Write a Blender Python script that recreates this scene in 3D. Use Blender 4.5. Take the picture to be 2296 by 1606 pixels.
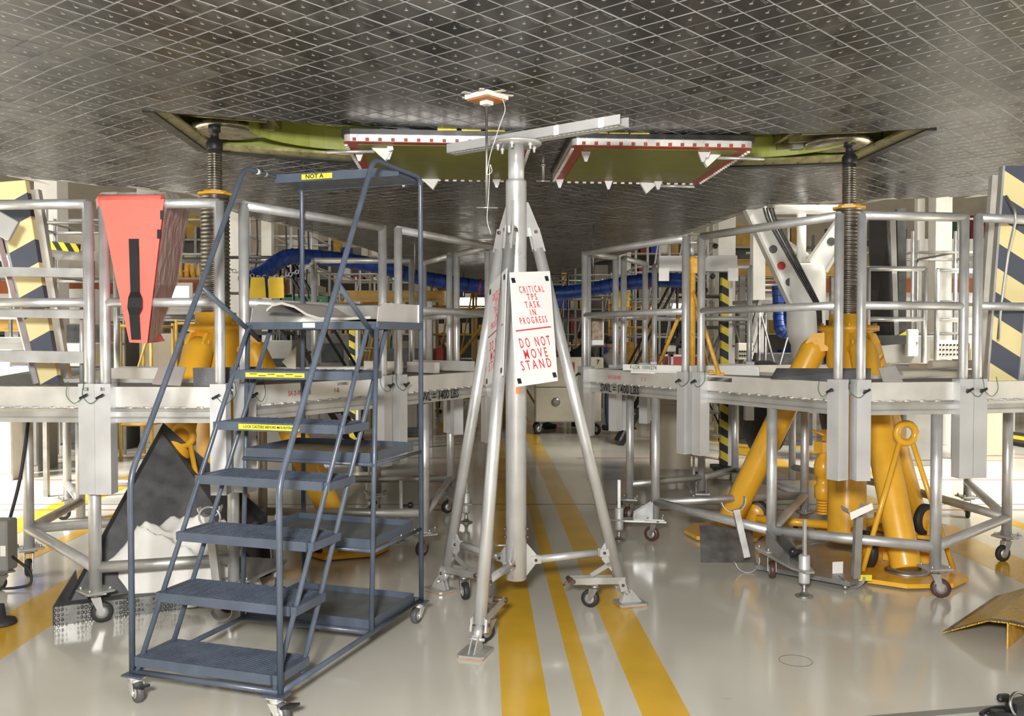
import bpy, math, random
from mathutils import Vector, Matrix, noise
random.seed(7)
S = bpy.context.scene
COL = S.collection
for o in list(bpy.data.objects):
    bpy.data.objects.remove(o)

# ------------------------------------------------------------------ camera
FPX, HOR = 2050.0, 756.0
CAMZ = 1.70
PITCH = math.atan((803 - HOR) / FPX)
cd = bpy.data.cameras.new('camera')
cam = bpy.data.objects.new('camera', cd)
COL.objects.link(cam)
cam.location = (0, 0, CAMZ)
cam.rotation_euler = (math.radians(90) - PITCH, 0, 0)
cd.sensor_width = 36.0
cd.lens = FPX * 36.0 / 2296.0
cd.clip_start, cd.clip_end = 0.05, 200
S.camera = cam

# ------------------------------------------------------------------ world, lights, exposure
wd = bpy.data.worlds.new('hall_light')
S.world = wd
wd.use_nodes = True
bg = wd.node_tree.nodes['Background']
bg.inputs[0].default_value = (1.0, 0.93, 0.82, 1)
bg.inputs[1].default_value = 0.42


def area_light(name, loc, target, sx, sy, power, col, spread=180):
    ld = bpy.data.lights.new(name, 'AREA')
    ld.shape = 'RECTANGLE'
    ld.size, ld.size_y = sx, sy
    ld.energy = power
    ld.color = col
    ld.spread = math.radians(spread)
    o = bpy.data.objects.new(name, ld)
    COL.objects.link(o)
    o.location = loc
    o.rotation_euler = (Vector(target) - Vector(loc)).to_track_quat('-Z', 'Y').to_euler()
    return o


# photographer's diffused flash beside the camera, and the hall's side luminaires
area_light('photo_flash', (-0.35, -0.7, 2.35), (0.0, 7, 1.2), 0.5, 0.35, 500, (1.0, 0.985, 0.96))
area_light('hall_luminaire', (-13, 3.5, 13), (-8.5, 5, 0), 4, 8, 4200, (1.0, 0.98, 0.94), 75)
area_light('hall_luminaire', (13.5, 4.5, 13), (9, 6, 0), 4, 8, 3900, (1.0, 0.96, 0.88), 75)
area_light('hall_luminaire', (0, 23, 16), (0, 22, 0), 14, 5, 500, (1.0, 0.90, 0.74))
vs = S.view_settings
vs.view_transform = 'Standard'
vs.look = 'None'
vs.exposure = 0.0
vs.gamma = 1.0
vs.use_curve_mapping = False


# ------------------------------------------------------------------ measuring helpers
def at(x, y, d):
    """point seen at photo pixel (x, y) that stands d metres ahead of the camera"""
    u, v = (x - 1148) / FPX, (803 - y) / FPX
    c, s = math.cos(PITCH), math.sin(PITCH)
    Y, Z = c + s * v, -s + c * v
    return Vector((u * d / Y, d, CAMZ + Z * d / Y))


def fl(x, y, z=0.0):
    """point of the horizontal plane at height z seen at photo pixel (x, y)"""
    u, v = (x - 1148) / FPX, (803 - y) / FPX
    c, s = math.cos(PITCH), math.sin(PITCH)
    Y, Z = c + s * v, -s + c * v
    k = (z - CAMZ) / Z
    return Vector((u * k, Y * k, z))


def V(*a):
    return Vector(a)


# ------------------------------------------------------------------ mesh builder
class MB:
    def __init__(self):
        self.v, self.f, self.s, self.m = [], [], [], []

    def add(self, vs_, fs, smooth=False, mi=0):
        b = len(self.v)
        self.v += [Vector(p) for p in vs_]
        for f in fs:
            self.f.append([i + b for i in f])
            self.s.append(smooth)
            self.m.append(mi)
        return self

    def box(self, c, size, R=None, mi=0, taper=1.0):
        c = Vector(c)
        x, y, z = size[0] / 2, size[1] / 2, size[2] / 2
        P = [(-x, -y, -z), (x, -y, -z), (x, y, -z), (-x, y, -z),
             (-x * taper, -y * taper, z), (x * taper, -y * taper, z), (x * taper, y * taper, z), (-x * taper, y * taper, z)]
        P = [(R @ Vector(p) if R else Vector(p)) + c for p in P]
        return self.add(P, [(3, 2, 1, 0), (4, 5, 6, 7), (0, 1, 5, 4), (1, 2, 6, 5), (2, 3, 7, 6), (3, 0, 4, 7)], mi=mi)

    def bbox(self, c, size, R=None, b=0.004, mi=0):
        """box with chamfered vertical and top edges"""
        c = Vector(c)
        x, y, z = size[0] / 2, size[1] / 2, size[2] / 2
        b = min(b, x * .9, y * .9, z * .9)
        ring = lambda X, Y, Z: [(-X + b, -Y, Z), (X - b, -Y, Z), (X, -Y + b, Z), (X, Y - b, Z), (X - b, Y, Z), (-X + b, Y, Z), (-X, Y - b, Z), (-X, -Y + b, Z)]
        P = ring(x - b * .5, y - b * .5, -z) + ring(x, y, -z + b) + ring(x, y, z - b) + ring(x - b * .5, y - b * .5, z)
        P = [(R @ Vector(p) if R else Vector(p)) + c for p in P]
        F = [tuple(range(7, -1, -1)), tuple(range(24, 32))]
        for k in range(3):
            for i in range(8):
                j = (i + 1) % 8
                F.append((k * 8 + i, k * 8 + j, k * 8 + 8 + j, k * 8 + 8 + i))
        return self.add(P, F, mi=mi)

    def bar(self, p, q, w, h, up=(0, 0, 1), mi=0, wq=None, hq=None):
        p, q = Vector(p), Vector(q)
        d = (q - p).normalized()
        u = Vector(up)
        if abs(d.dot(u)) > .98:
            u = Vector((0, 1, 0))
        l = d.cross(u).normalized()
        n = l.cross(d).normalized()
        wq = w if wq is None else wq
        hq = h if hq is None else hq
        P = [p + l * a * w / 2 + n * b * h / 2 for a, b in ((-1, -1), (1, -1), (1, 1), (-1, 1))]
        P += [q + l * a * wq / 2 + n * b * hq / 2 for a, b in ((-1, -1), (1, -1), (1, 1), (-1, 1))]
        return self.add(P, [(0, 1, 2, 3), (7, 6, 5, 4), (0, 4, 5, 1), (1, 5, 6, 2), (2, 6, 7, 3), (3, 7, 4, 0)], mi=mi)

    def tube(self, p, q, r, n=12, r2=None, mi=0):
        p, q = Vector(p), Vector(q)
        r2 = r if r2 is None else r2
        d = (q - p).normalized()
        a = d.orthogonal().normalized()
        b = d.cross(a)
        ring = [(a * math.cos(2 * math.pi * i / n) + b * math.sin(2 * math.pi * i / n)) for i in range(n)]
        base = len(self.v)
        P = [p + k * r for k in ring] + [q + k * r2 for k in ring]
        self.add(P, [(i, (i + 1) % n, n + (i + 1) % n, n + i) for i in range(n)], True, mi)
        self.f.append([base + i for i in range(n - 1, -1, -1)]); self.s.append(False); self.m.append(mi)
        self.f.append([base + n + i for i in range(n)]); self.s.append(False); self.m.append(mi)
        return self

    def path(self, pts, r, n=8, bend=0.0, mi=0, closed=False):
        pts = [Vector(p) for p in pts]
        if bend > 0 and len(pts) > 2:
            out = [pts[0]]
            for i in range(1, len(pts) - 1):
                a, b, c = pts[i - 1], pts[i], pts[i + 1]
                d1, d2 = (a - b), (c - b)
                k = min(bend, d1.length * .45, d2.length * .45)
                p0, p2 = b + d1.normalized() * k, b + d2.normalized() * k
                for t in (0, .25, .5, .75, 1):
                    out.append(p0 * (1 - t) ** 2 + b * 2 * t * (1 - t) + p2 * t * t)
            out.append(pts[-1])
            pts = out
        m = len(pts)
        T = []
        for i in range(m):
            if closed:
                t = pts[(i + 1) % m] - pts[i - 1]
            else:
                t = pts[min(i + 1, m - 1)] - pts[max(i - 1, 0)]
            T.append(t.normalized())
        a = T[0].orthogonal().normalized()
        P = []
        for i in range(m):
            a = (a - T[i] * a.dot(T[i])).normalized()
            b = T[i].cross(a)
            rr = r[i] if isinstance(r, (list, tuple)) else r
            P += [pts[i] + (a * math.cos(2 * math.pi * j / n) + b * math.sin(2 * math.pi * j / n)) * rr for j in range(n)]
        F = []
        for i in range(m if closed else m - 1):
            i2 = (i + 1) % m
            for j in range(n):
                F.append((i * n + j, i * n + (j + 1) % n, i2 * n + (j + 1) % n, i2 * n + j))
        base = len(self.v)
        self.add(P, F, True, mi)
        if not closed:
            self.f.append([base + j for j in range(n - 1, -1, -1)]); self.s.append(False); self.m.append(mi)
            self.f.append([base + (m - 1) * n + j for j in range(n)]); self.s.append(False); self.m.append(mi)
        return self

    def torus(self, c, axis, R, r, n=20, k=8, mi=0):
        c, ax = Vector(c), Vector(axis).normalized()
        a = ax.orthogonal().normalized()
        b = ax.cross(a)
        return self.path([c + (a * math.cos(2 * math.pi * i / n) + b * math.sin(2 * math.pi * i / n)) * R for i in range(n)], r, k, mi=mi, closed=True)

    def lathe(self, c, axis, prof, n=20, smooth=True, mi=0):
        c, ax = Vector(c), Vector(axis).normalized()
        a = ax.orthogonal().normalized()
        b = ax.cross(a)
        P, F = [], []
        for r, z in prof:
            P += [c + ax * z + (a * math.cos(2 * math.pi * j / n) + b * math.sin(2 * math.pi * j / n)) * max(r, 1e-4) for j in range(n)]
        for i in range(len(prof) - 1):
            for j in range(n):
                F.append((i * n + j, i * n + (j + 1) % n, (i + 1) * n + (j + 1) % n, (i + 1) * n + j))
        base = len(self.v)
        self.add(P, F, smooth, mi)
        self.f.append([base + j for j in range(n - 1, -1, -1)]); self.s.append(False); self.m.append(mi)
        self.f.append([base + (len(prof) - 1) * n + j for j in range(n)]); self.s.append(False); self.m.append(mi)
        return self

    def prism(self, pts, off, mi=0):
        pts = [Vector(p) for p in pts]
        off = Vector(off)
        n = len(pts)
        F = [tuple(range(n - 1, -1, -1)), tuple(range(n, 2 * n))] + [(i, (i + 1) % n, n + (i + 1) % n, n + i) for i in range(n)]
        return self.add(pts + [p + off for p in pts], F, mi=mi)

    def quad(self, a, b, c, d, mi=0):
        return self.add([a, b, c, d], [(0, 1, 2, 3)], mi=mi)

    def mesh(self, name, mats, off):
        me = bpy.data.meshes.new(name)
        me.from_pydata([tuple(p - off) for p in self.v], [], self.f)
        me.polygons.foreach_set('use_smooth', self.s)
        if not isinstance(mats, (list, tuple)):
            mats = [mats]
        for m in mats:
            me.materials.append(m)
        if len(mats) > 1:
            me.polygons.foreach_set('material_index', self.m)
        me.update()
        return me

    def build(self, name, mats, parent=None, origin=None):
        off = Vector((0, 0, 0))
        if parent is not None:
            p = parent
            while p is not None:
                off = off + p.location
                p = p.parent
        else:
            if origin is None:
                xs = [p.x for p in self.v]; ys = [p.y for p in self.v]; zs = [p.z for p in self.v]
                origin = Vector(((min(xs) + max(xs)) / 2, (min(ys) + max(ys)) / 2, min(zs)))
            off = Vector(origin)
        me = self.mesh(name, mats, off)
        o = bpy.data.objects.new(name, me)
        COL.objects.link(o)
        if parent is not None:
            o.parent = parent
        else:
            o.location = off
        return o


def thing(name, label, cat, loc=(0, 0, 0), group=None):
    o = bpy.data.objects.new(name, None)
    o.empty_display_size = .1
    COL.objects.link(o)
    o.location = loc
    o['label'] = label
    o['category'] = cat
    if group:
        o['group'] = group
    return o


def tag(o, label, cat, group=None):
    o['label'] = label
    o['category'] = cat
    if group:
        o['group'] = group
    return o


def struct(o):
    o['kind'] = 'structure'
    return o


def copy_tree(o, parent=None):
    c = o.copy()
    COL.objects.link(c)
    c.parent = parent
    for ch in list(o.children):
        copy_tree(ch, c)
    return c


def rotz(a):
    return Matrix.Rotation(a, 3, 'Z')


def frame(xa, ya):
    xa = Vector(xa).normalized()
    za = xa.cross(Vector(ya)).normalized()
    ya = za.cross(xa)
    return Matrix((xa, ya, za)).transposed()


# ------------------------------------------------------------------ materials
def nd(nt, t, **kw):
    n = nt.nodes.new(t)
    for k, v in kw.items():
        setattr(n, k, v)
    return n


def mat(name, col, rough=.5, metal=0.0, var=.12, scale=6.0, bump=0.0, bscale=60.0, stretch=None, coat=0.0, spec=.5, rvar=.1):
    m = bpy.data.materials.new(name)
    m.use_nodes = True
    nt = m.node_tree
    b = nt.nodes['Principled BSDF']
    b.inputs['Metallic'].default_value = metal
    b.inputs['Specular IOR Level'].default_value = spec
    if coat:
        b.inputs['Coat Weight'].default_value = coat
        b.inputs['Coat Roughness'].default_value = .12
    tc = nd(nt, 'ShaderNodeTexCoord')
    src = tc.outputs['Object']
    if stretch:
        mp = nd(nt, 'ShaderNodeMapping')
        mp.inputs['Scale'].default_value = stretch
        nt.links.new(src, mp.inputs[0])
        src = mp.outputs[0]
    no = nd(nt, 'ShaderNodeTexNoise')
    no.inputs['Scale'].default_value = scale
    no.inputs['Detail'].default_value = 5
    nt.links.new(src, no.inputs['Vector'])
    rp = nd(nt, 'ShaderNodeMapRange')
    rp.inputs[1].default_value, rp.inputs[2].default_value = .3, .7
    rp.inputs[3].default_value, rp.inputs[4].default_value = 1 - var, 1 + var
    nt.links.new(no.outputs[0], rp.inputs[0])
    mx = nd(nt, 'ShaderNodeVectorMath', operation='SCALE')
    mx.inputs[0].default_value = col
    nt.links.new(rp.outputs[0], mx.inputs['Scale'])
    nt.links.new(mx.outputs[0], b.inputs['Base Color'])
    rr = nd(nt, 'ShaderNodeMapRange')
    rr.inputs[1].default_value, rr.inputs[2].default_value = .3, .7
    rr.inputs[3].default_value, rr.inputs[4].default_value = max(.03, rough - rvar), min(1, rough + rvar)
    nt.links.new(no.outputs[0], rr.inputs[0])
    nt.links.new(rr.outputs[0], b.inputs['Roughness'])
    if bump:
        n2 = nd(nt, 'ShaderNodeTexNoise')
        n2.inputs['Scale'].default_value = bscale
        nt.links.new(src, n2.inputs['Vector'])
        bp = nd(nt, 'ShaderNodeBump')
        bp.inputs['Strength'].default_value = bump
        bp.inputs['Distance'].default_value = .01
        nt.links.new(n2.outputs[0], bp.inputs['Height'])
        nt.links.new(bp.outputs[0], b.inputs['Normal'])
    return m


def emat(name, col, strength):
    m = bpy.data.materials.new(name)
    m.use_nodes = True
    b = m.node_tree.nodes['Principled BSDF']
    b.inputs['Base Color'].default_value = (*col, 1)
    b.inputs['Emission Color'].default_value = (*col, 1)
    b.inputs['Emission Strength'].default_value = strength
    return m


def stripes(name, ca, cb, vec, rough=.45, frac=.5, off=0.0):
    """two-colour paint bands across the object-space direction vec (bands per metre = |vec|)"""
    m = mat(name, ca, rough)
    nt = m.node_tree
    b = nt.nodes['Principled BSDF']
    tc = nd(nt, 'ShaderNodeTexCoord')
    dt = nd(nt, 'ShaderNodeVectorMath', operation='DOT_PRODUCT')
    dt.inputs[1].default_value = vec
    nt.links.new(tc.outputs['Object'], dt.inputs[0])
    ad = nd(nt, 'ShaderNodeMath', operation='ADD'); ad.inputs[1].default_value = 100 + off
    nt.links.new(dt.outputs['Value'], ad.inputs[0])
    fr = nd(nt, 'ShaderNodeMath', operation='FRACT')
    nt.links.new(ad.outputs[0], fr.inputs[0])
    gt = nd(nt, 'ShaderNodeMath', operation='GREATER_THAN'); gt.inputs[1].default_value = frac
    nt.links.new(fr.outputs[0], gt.inputs[0])
    mx = nd(nt, 'ShaderNodeMix', data_type='RGBA')
    mx.inputs['A'].default_value = (*ca, 1)
    mx.inputs['B'].default_value = (*cb, 1)
    nt.links.new(gt.outputs[0], mx.inputs['Factor'])
    nt.links.new(mx.outputs['Result'], b.inputs['Base Color'])
    return m


M = {}
M['alu'] = mat('brushed_aluminium', (.60, .60, .595), .40, .6, .10, 9, .06, 90)
M['alu_dull'] = mat('dull_aluminium', (.55, .545, .52), .45, .75, .14, 7, .05, 60)
M['alu_white'] = mat('bare_white_aluminium', (.72, .70, .66), .42, .55, .10, 6, .04, 40)
M['alu_dark'] = mat('dark_scuffed_aluminium', (.34, .34, .34), .42, .8, .25, 10, .08, 60)
M['socket'] = mat('matte_grey_aluminium', (.60, .60, .60), .5, .45, .06, 5)
M['weld'] = mat('weld_bead_metal', (.70, .69, .68), .4, .7, .3, 90, .5, 160)
M['chrome'] = mat('polished_steel', (.75, .75, .76), .15, 1, .05, 6)
M['steel'] = mat('grey_steel', (.42, .41, .40), .38, .9, .15, 12)
M['bolt'] = mat('rusty_bolt_steel', (.16, .11, .08), .5, .7, .3, 50)
M['screwsteel'] = mat('oily_screw_steel', (.20, .18, .15), .34, .85, .25, 14)
M['blackiron'] = mat('black_iron', (.02, .02, .022), .45, .2, .2, 12)
M['blue'] = mat('grey_blue_ladder_paint', (.070, .088, .120), .38, 0, .16, 10, .06, 60, coat=.15)
M['bluedark'] = mat('scuffed_shelf_paint', (.115, .125, .125), .5, 0, .30, 7)
M['ochre_shelf'] = mat('plywood_stained_shelf', (.27, .20, .10), .5, 0, .3, 5)
M['yellow'] = mat('jack_yellow_paint', (.80, .42, .03), .36, 0, .12, 4, .03, 30, coat=.25)
M['yellow2'] = mat('worn_yellow_paint', (.72, .40, .06), .5, 0, .3, 14, .05, 40)
M['oldyellow'] = mat('dull_yellow_steel_paint', (.50, .31, .05), .5, 0, .2, 6)
M['tan'] = mat('ochre_beam_paint', (.45, .28, .07), .55, 0, .15, 6)
M['floor_yellow'] = mat('floor_yellow_paint', (.66, .39, .025), .18, 0, .07, 3, .02, 300, rvar=.05)
M['floor_red'] = mat('floor_red_tape', (.30, .045, .03), .35)
M['floor_black'] = mat('floor_black_tape', (.03, .03, .03), .35)
M['black'] = mat('black_rubber', (.022, .021, .021), .6, 0, .2, 20)
M['blackplastic'] = mat('black_plastic', (.015, .015, .016), .3)
M['brownwheel'] = mat('brown_phenolic_wheel', (.085, .035, .03), .4, 0, .2, 20)
M['grey_rubber'] = mat('grey_rubber_tyre', (.085, .085, .09), .55, 0, .15, 20)
M['white'] = mat('white_paint', (.78, .77, .73), .45, 0, .05, 5)
M['signwhite'] = mat('white_plastic_sheet', (.76, .76, .75), .4, 0, .02, 5)
M['offwhite'] = mat('cream_enamel', (.66, .62, .52), .45, 0, .08, 4)
M['cream'] = mat('cream_wall_paint', (.42, .37, .28), .6, 0, .12, 2)
M['greypaint'] = mat('grey_cabinet_paint', (.22, .215, .20), .5, 0, .1, 5)
M['darkgrey'] = mat('charcoal_plate', (.085, .085, .087), .5, .1, .30, 9, .1, 80)
M['darkscreen'] = mat('dark_screen_glass', (.03, .035, .035), .15)
M['red'] = mat('red_paint', (.50, .05, .04), .4)
M['sign_red'] = mat('stencil_red_ink', (.62, .045, .05), .55, 0, .15, 40)
M['darkred'] = mat('maroon_plastic', (.22, .02, .03), .4)
M['rust'] = mat('red_oxide_beam_paint', (.34, .09, .025), .5, 0, .15, 5)
M['silicone'] = mat('red_silicone_seal', (.33, .055, .025), .5, 0, .2, 25)
M['green'] = mat('olive_green_primer', (.165, .17, .018), .45, 0, .14, 4, .03, 50)
M['lime'] = mat('lime_green_primer', (.40, .44, .10), .42, 0, .15, 4)
M['greenpaint'] = mat('dark_green_paint', (.03, .12, .05), .5)
M['blueduct'] = mat('blue_vinyl_duct', (.012, .045, .24), .38, 0, .3, 16, .3, 25)
M['blueplastic'] = mat('blue_plastic', (.01, .04, .35), .4)
M['coral'] = mat('coral_orange_canvas', (.82, .165, .125), .75, 0, .07, 5, .15, 120)
M['canvas'] = mat('white_canvas', (.74, .72, .67), .8, 0, .06, 4, .15, 90)
M['cloth'] = mat('beige_cotton_pad', (.52, .46, .37), .85, 0, .07, 5, .2, 120)
M['pad'] = mat('grey_foam_pad', (.44, .41, .37), .85, 0, .06, 6, .1, 100)
M['webbing'] = mat('black_webbing', (.012, .012, .014), .8)
M['orange'] = mat('orange_tag_paper', (.85, .20, .03), .6)
M['yellow_tape'] = mat('yellow_label', (.78, .66, .05), .5, 0, .08, 20)
M['brightyellow'] = mat('bright_yellow_vinyl', (.82, .55, .03), .5)
M['wood'] = mat('plywood', (.42, .17, .05), .55, 0, .2, 6, stretch=(1, 8, 1))
M['skin'] = mat('skin', (.45, .25, .17), .5, 0, .05, 5)
M['hair'] = mat('dark_hair', (.02, .014, .01), .6)
M['shirt_grey'] = mat('grey_cotton_shirt', (.22, .20, .20), .85, 0, .08, 6)
M['shirt_black'] = mat('black_jacket', (.012, .012, .013), .8)
M['shirt_brown'] = mat('brown_shirt', (.16, .065, .03), .8)
M['jeans'] = mat('blue_denim', (.07, .10, .18), .85, 0, .2, 30)
M['nickel'] = mat('tile_carrier_nickel', (.45, .42, .33), .3, .8, .3, 10)
M['glow'] = emat('lamp_tube_glow', (1.0, .97, .9), 6.0)
M['daylight'] = emat('window_daylight', (1.0, .98, .95), 4.0)


def text(body, size, m, parent, origin, xaxis, up, sx=1.0, name='lettering', align='CENTER', bold=0.0):
    cu = bpy.data.curves.new('txt', 'FONT')
    cu.body = body
    cu.size = size
    cu.align_x = align
    cu.align_y = 'CENTER'
    cu.extrude = .0004
    cu.offset = bold
    cu.resolution_u = 2
    ob = bpy.data.objects.new('txt', cu)
    COL.objects.link(ob)
    bpy.context.view_layer.update()
    dg = bpy.context.evaluated_depsgraph_get()
    me = bpy.data.meshes.new_from_object(ob.evaluated_get(dg))
    bpy.data.objects.remove(ob)
    xa = Vector(xaxis).normalized()
    ya = Vector(up).normalized()
    za = xa.cross(ya).normalized()
    ya = za.cross(xa)
    off = Vector(origin)
    p = parent
    while p is not None:
        off = off - p.location
        p = p.parent
    for v in me.vertices:
        c = v.co.copy()
        v.co = off + xa * c.x * sx + ya * c.y + za * c.z
    me.materials.clear()
    me.materials.append(m)
    o = bpy.data.objects.new(name, me)
    COL.objects.link(o)
    o.parent = parent
    return o

# ================================================================== setting: floor, walls
def floor_material():
    m = mat('beige_epoxy_floor', (.58, .555, .48), .16, 0, .05, 1.3, 0, rvar=.04)
    nt = m.node_tree
    b = nt.nodes['Principled BSDF']
    b.inputs['Coat Weight'].default_value = .3
    b.inputs['Coat Roughness'].default_value = .08
    geo = nd(nt, 'ShaderNodeNewGeometry')
    n2 = nd(nt, 'ShaderNodeTexNoise'); n2.inputs['Scale'].default_value = 420; n2.inputs['Detail'].default_value = 2
    nt.links.new(geo.outputs['Position'], n2.inputs['Vector'])
    # scuffs: stretched thin dark marks
    mp = nd(nt, 'ShaderNodeMapping'); mp.inputs['Rotation'].default_value = (0, 0, .5); mp.inputs['Scale'].default_value = (1.1, 16, 1)
    nt.links.new(geo.outputs['Position'], mp.inputs[0])
    n3 = nd(nt, 'ShaderNodeTexNoise'); n3.inputs['Scale'].default_value = 1.6; n3.inputs['Detail'].default_value = 3
    nt.links.new(mp.outputs[0], n3.inputs['Vector'])
    r3 = nd(nt, 'ShaderNodeMapRange'); r3.inputs[1].default_value, r3.inputs[2].default_value = .73, .78
    r3.inputs[3].default_value, r3.inputs[4].default_value = 1, .45
    nt.links.new(n3.outputs[0], r3.inputs[0])
    r2 = nd(nt, 'ShaderNodeMapRange'); r2.inputs[1].default_value, r2.inputs[2].default_value = .3, .7
    r2.inputs[3].default_value, r2.inputs[4].default_value = .92, 1.08
    nt.links.new(n2.outputs[0], r2.inputs[0])
    mu = nd(nt, 'ShaderNodeMath', operation='MULTIPLY')
    nt.links.new(r2.outputs[0], mu.inputs[0]); nt.links.new(r3.outputs[0], mu.inputs[1])
    old = b.inputs['Base Color'].links[0].from_socket
    sc = nd(nt, 'ShaderNodeVectorMath', operation='SCALE')
    nt.links.new(old, sc.inputs[0]); nt.links.new(mu.outputs[0], sc.inputs['Scale'])
    nt.links.new(sc.outputs[0], b.inputs['Base Color'])
    return m


M['floor'] = floor_material()
floor = MB().box((0, 14, -.05), (44, 46, .1)).build('floor', M['floor'], origin=(0, 14, 0))
struct(floor)
AD = V(-.0307, 1, 0).normalized()          # direction of the painted aisle


def stripe(x0, x1, y0, y1, m, ref=4.1):
    k = AD.x / AD.y
    f = lambda x, y: V(x + (y - ref) * k, y, .0)
    a, b, c, d = f(x0, y0), f(x1, y0), f(x1, y1), f(x0, y1)
    return MB().prism([a, b, c, d], (0, 0, .0012)).build('floor_stripe', m, floor)


for x0, x1 in ((-.046, .172), (.314, .414), (.584, .80)):
    stripe(x0, x1, 2.2, 27, M['floor_yellow'])
for x0, x1 in ((-3.10, -2.72), (-3.75, -3.62), (-4.55, -4.2), (3.55, 3.95), (4.6, 4.75)):
    stripe(x0, x1, 2.2, 20, M['floor_yellow'], 5.5)
for y, w, m in ((8.95, .035, 'floor_red'), (9.25, .02, 'floor_black'), (10.85, .035, 'floor_red'), (12.8, .05, 'floor_red'), (15.5, .05, 'floor_red')):
    for a, b in ((-14, -.6), (-.6 + .35, .1), (.9, 14)):
        if m == 'floor_black':
            a, b = (-14, 14) if a == -14 else (0, 0)
        if a < b:
            MB().box(((a + b) / 2, y, .0008), (b - a, w, .0016)).build('floor_line', M[m], floor)
MB().box((-4.6, 13.5, .0008), (.05, 6, .0016), rotz(-.9)).build('floor_line', M['floor_red'], floor)
# pen ring and worn joint strip on the near floor
MB().torus(fl(1784, 1482) + V(0, 0, .0006), (0, 0, 1), .085, .0011, 24, 4).build('pen_ring', M['floor_black'], floor)
MB().bar(fl(1950, 1612), fl(2330, 1580), .055, .003).build('joint_strip', M['greypaint'], floor)

struct(MB().box((0, 36, 4), (44, .3, 8)).build('wall_back', M['cream']))

# ================================================================== spacecraft underside
PSI = math.radians(3.0)
C0 = V(.26, 6.55, 0)
AX, BX = V(-math.sin(PSI), math.cos(PSI), 0), V(math.cos(PSI), math.sin(PSI), 0)


def zb(s, t=0):
    q = min(abs(s), 3.0)
    z = CAMZ + 1.452 + .012 * q * q + .012 * (abs(s) - q) - .0105 * max(-3.0, min(3.0, s))
    return z


def P(s, t, dz=0.0):
    p = C0 + BX * s + AX * t
    return V(p.x, p.y, zb(s, t) + dz)


def ST(p):
    q = Vector((p[0], p[1], 0)) - C0
    return q.dot(BX), q.dot(AX)


EDGE_L = [ST(p) for p in ((-8.5, -2), (-6.6, 6.0), (-5.2, 9.2), (-3.65, 10.1), (-3.52, 12.2), (-2.95, 14.2), (-2.45, 16.4), (-2.2, 20.4), (-.75, 25.0))]
EDGE_R = [ST(p) for p in ((9.0, -2), (7.4, 6.0), (5.9, 9.9), (2.95, 10.55), (2.62, 12.9), (2.32, 14.8), (1.8, 17.5), (1.3, 20.0), (.35, 25.0))]


def lim(E, t):
    if t <= E[0][1]:
        return E[0][0]
    for (s0, t0), (s1, t1) in zip(E, E[1:]):
        if t0 <= t <= t1:
            return s0 + (s1 - s0) * (t - t0) / max(t1 - t0, 1e-6)
    return E[-1][0]


TMAX = 18.4
WELLS = [(-2.81, -1.02, 0.0, 1.36), (1.02, 2.81, 0.0, 1.30)]
craft = thing('spacecraft_underside', 'dark tiled flat belly of a spacecraft on jacks filling the top of the picture', 'spacecraft', P(0, 0))
M['skin_backing'] = mat('grey_gap_filler', (.34, .33, .31), .7, 0, .25, 8)
M['hullside'] = mat('white_blanket_hull', (.42, .40, .36), .7, 0, .12, 4)

sk = MB()
tb = sorted(set([-8.4] + [-8 + i * .5 for i in range(53)] + [0, 1.30, 1.36, TMAX]))
sb = sorted(set([-9.5 + i * .5 for i in range(39)] + [-2.81, -1.02, 1.02, 2.81]))
for t0, t1 in zip(tb, tb[1:]):
    if t1 > TMAX:
        continue
    for s0, s1 in zip(sb, sb[1:]):
        cm, tm = (s0 + s1) / 2, (t0 + t1) / 2
        if any(w[0] < cm < w[1] and w[2] < tm < w[3] for w in WELLS):
            continue
        a0, b0 = max(s0, lim(EDGE_L, t0)), min(s1, lim(EDGE_R, t0))
        a1, b1 = max(s0, lim(EDGE_L, t1)), min(s1, lim(EDGE_R, t1))
        if a0 >= b0 and a1 >= b1:
            continue
        if a0 >= b0:
            a0 = b0 = min(max((a0 + b0) / 2, s0), s1)
        if a1 >= b1:
            a1 = b1 = min(max((a1 + b1) / 2, s0), s1)
        lo = [P(a0, t0, .006), P(b0, t0, .006), P(b1, t1, .006), P(a1, t1, .006)]
        sk.add(lo, [(3, 2, 1, 0)], True)
sk.build('belly_skin', M['skin_backing'], craft)
hs = MB()
for E, sg in ((EDGE_L, -1), (EDGE_R, 1)):
    n = 60
    for i in range(n):
        t0, t1 = -8 + (TMAX + 8) * i / n, -8 + (TMAX + 8) * (i + 1) / n
        a, b = lim(E, t0), lim(E, t1)
        q = [P(a, t0), P(b, t1), P(b + sg * .12, t1, .35), P(a + sg * .12, t0, .35)]
        hs.add(q, [(0, 1, 2, 3) if sg < 0 else (3, 2, 1, 0)])
        q2 = [P(a + sg * .12, t0, .35), P(b + sg * .12, t1, .35), P(b - sg * .6, t1, 1.2), P(a - sg * .6, t0, 1.2)]
        hs.add(q2, [(0, 1, 2, 3) if sg < 0 else (3, 2, 1, 0)])
a, b = lim(EDGE_L, TMAX), lim(EDGE_R, TMAX)
hs.add([P(a, TMAX), P(b, TMAX), P(b, TMAX, 1.2), P(a, TMAX, 1.2)], [(0, 1, 2, 3)])
hs.build('hull_side', M['hullside'], craft)
hc = MB()
for i in range(30):
    t0, t1 = -8 + (TMAX + 8) * i / 30, -8 + (TMAX + 8) * (i + 1) / 30
    hc.add([P(lim(EDGE_L, t0) + .6, t0, 1.2), P(lim(EDGE_R, t0) - .6, t0, 1.2), P(lim(EDGE_R, t1) - .6, t1, 1.2), P(lim(EDGE_L, t1) + .6, t1, 1.2)], [(0, 1, 2, 3)])
hc.build('hull_top', M['hullside'], craft)


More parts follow.
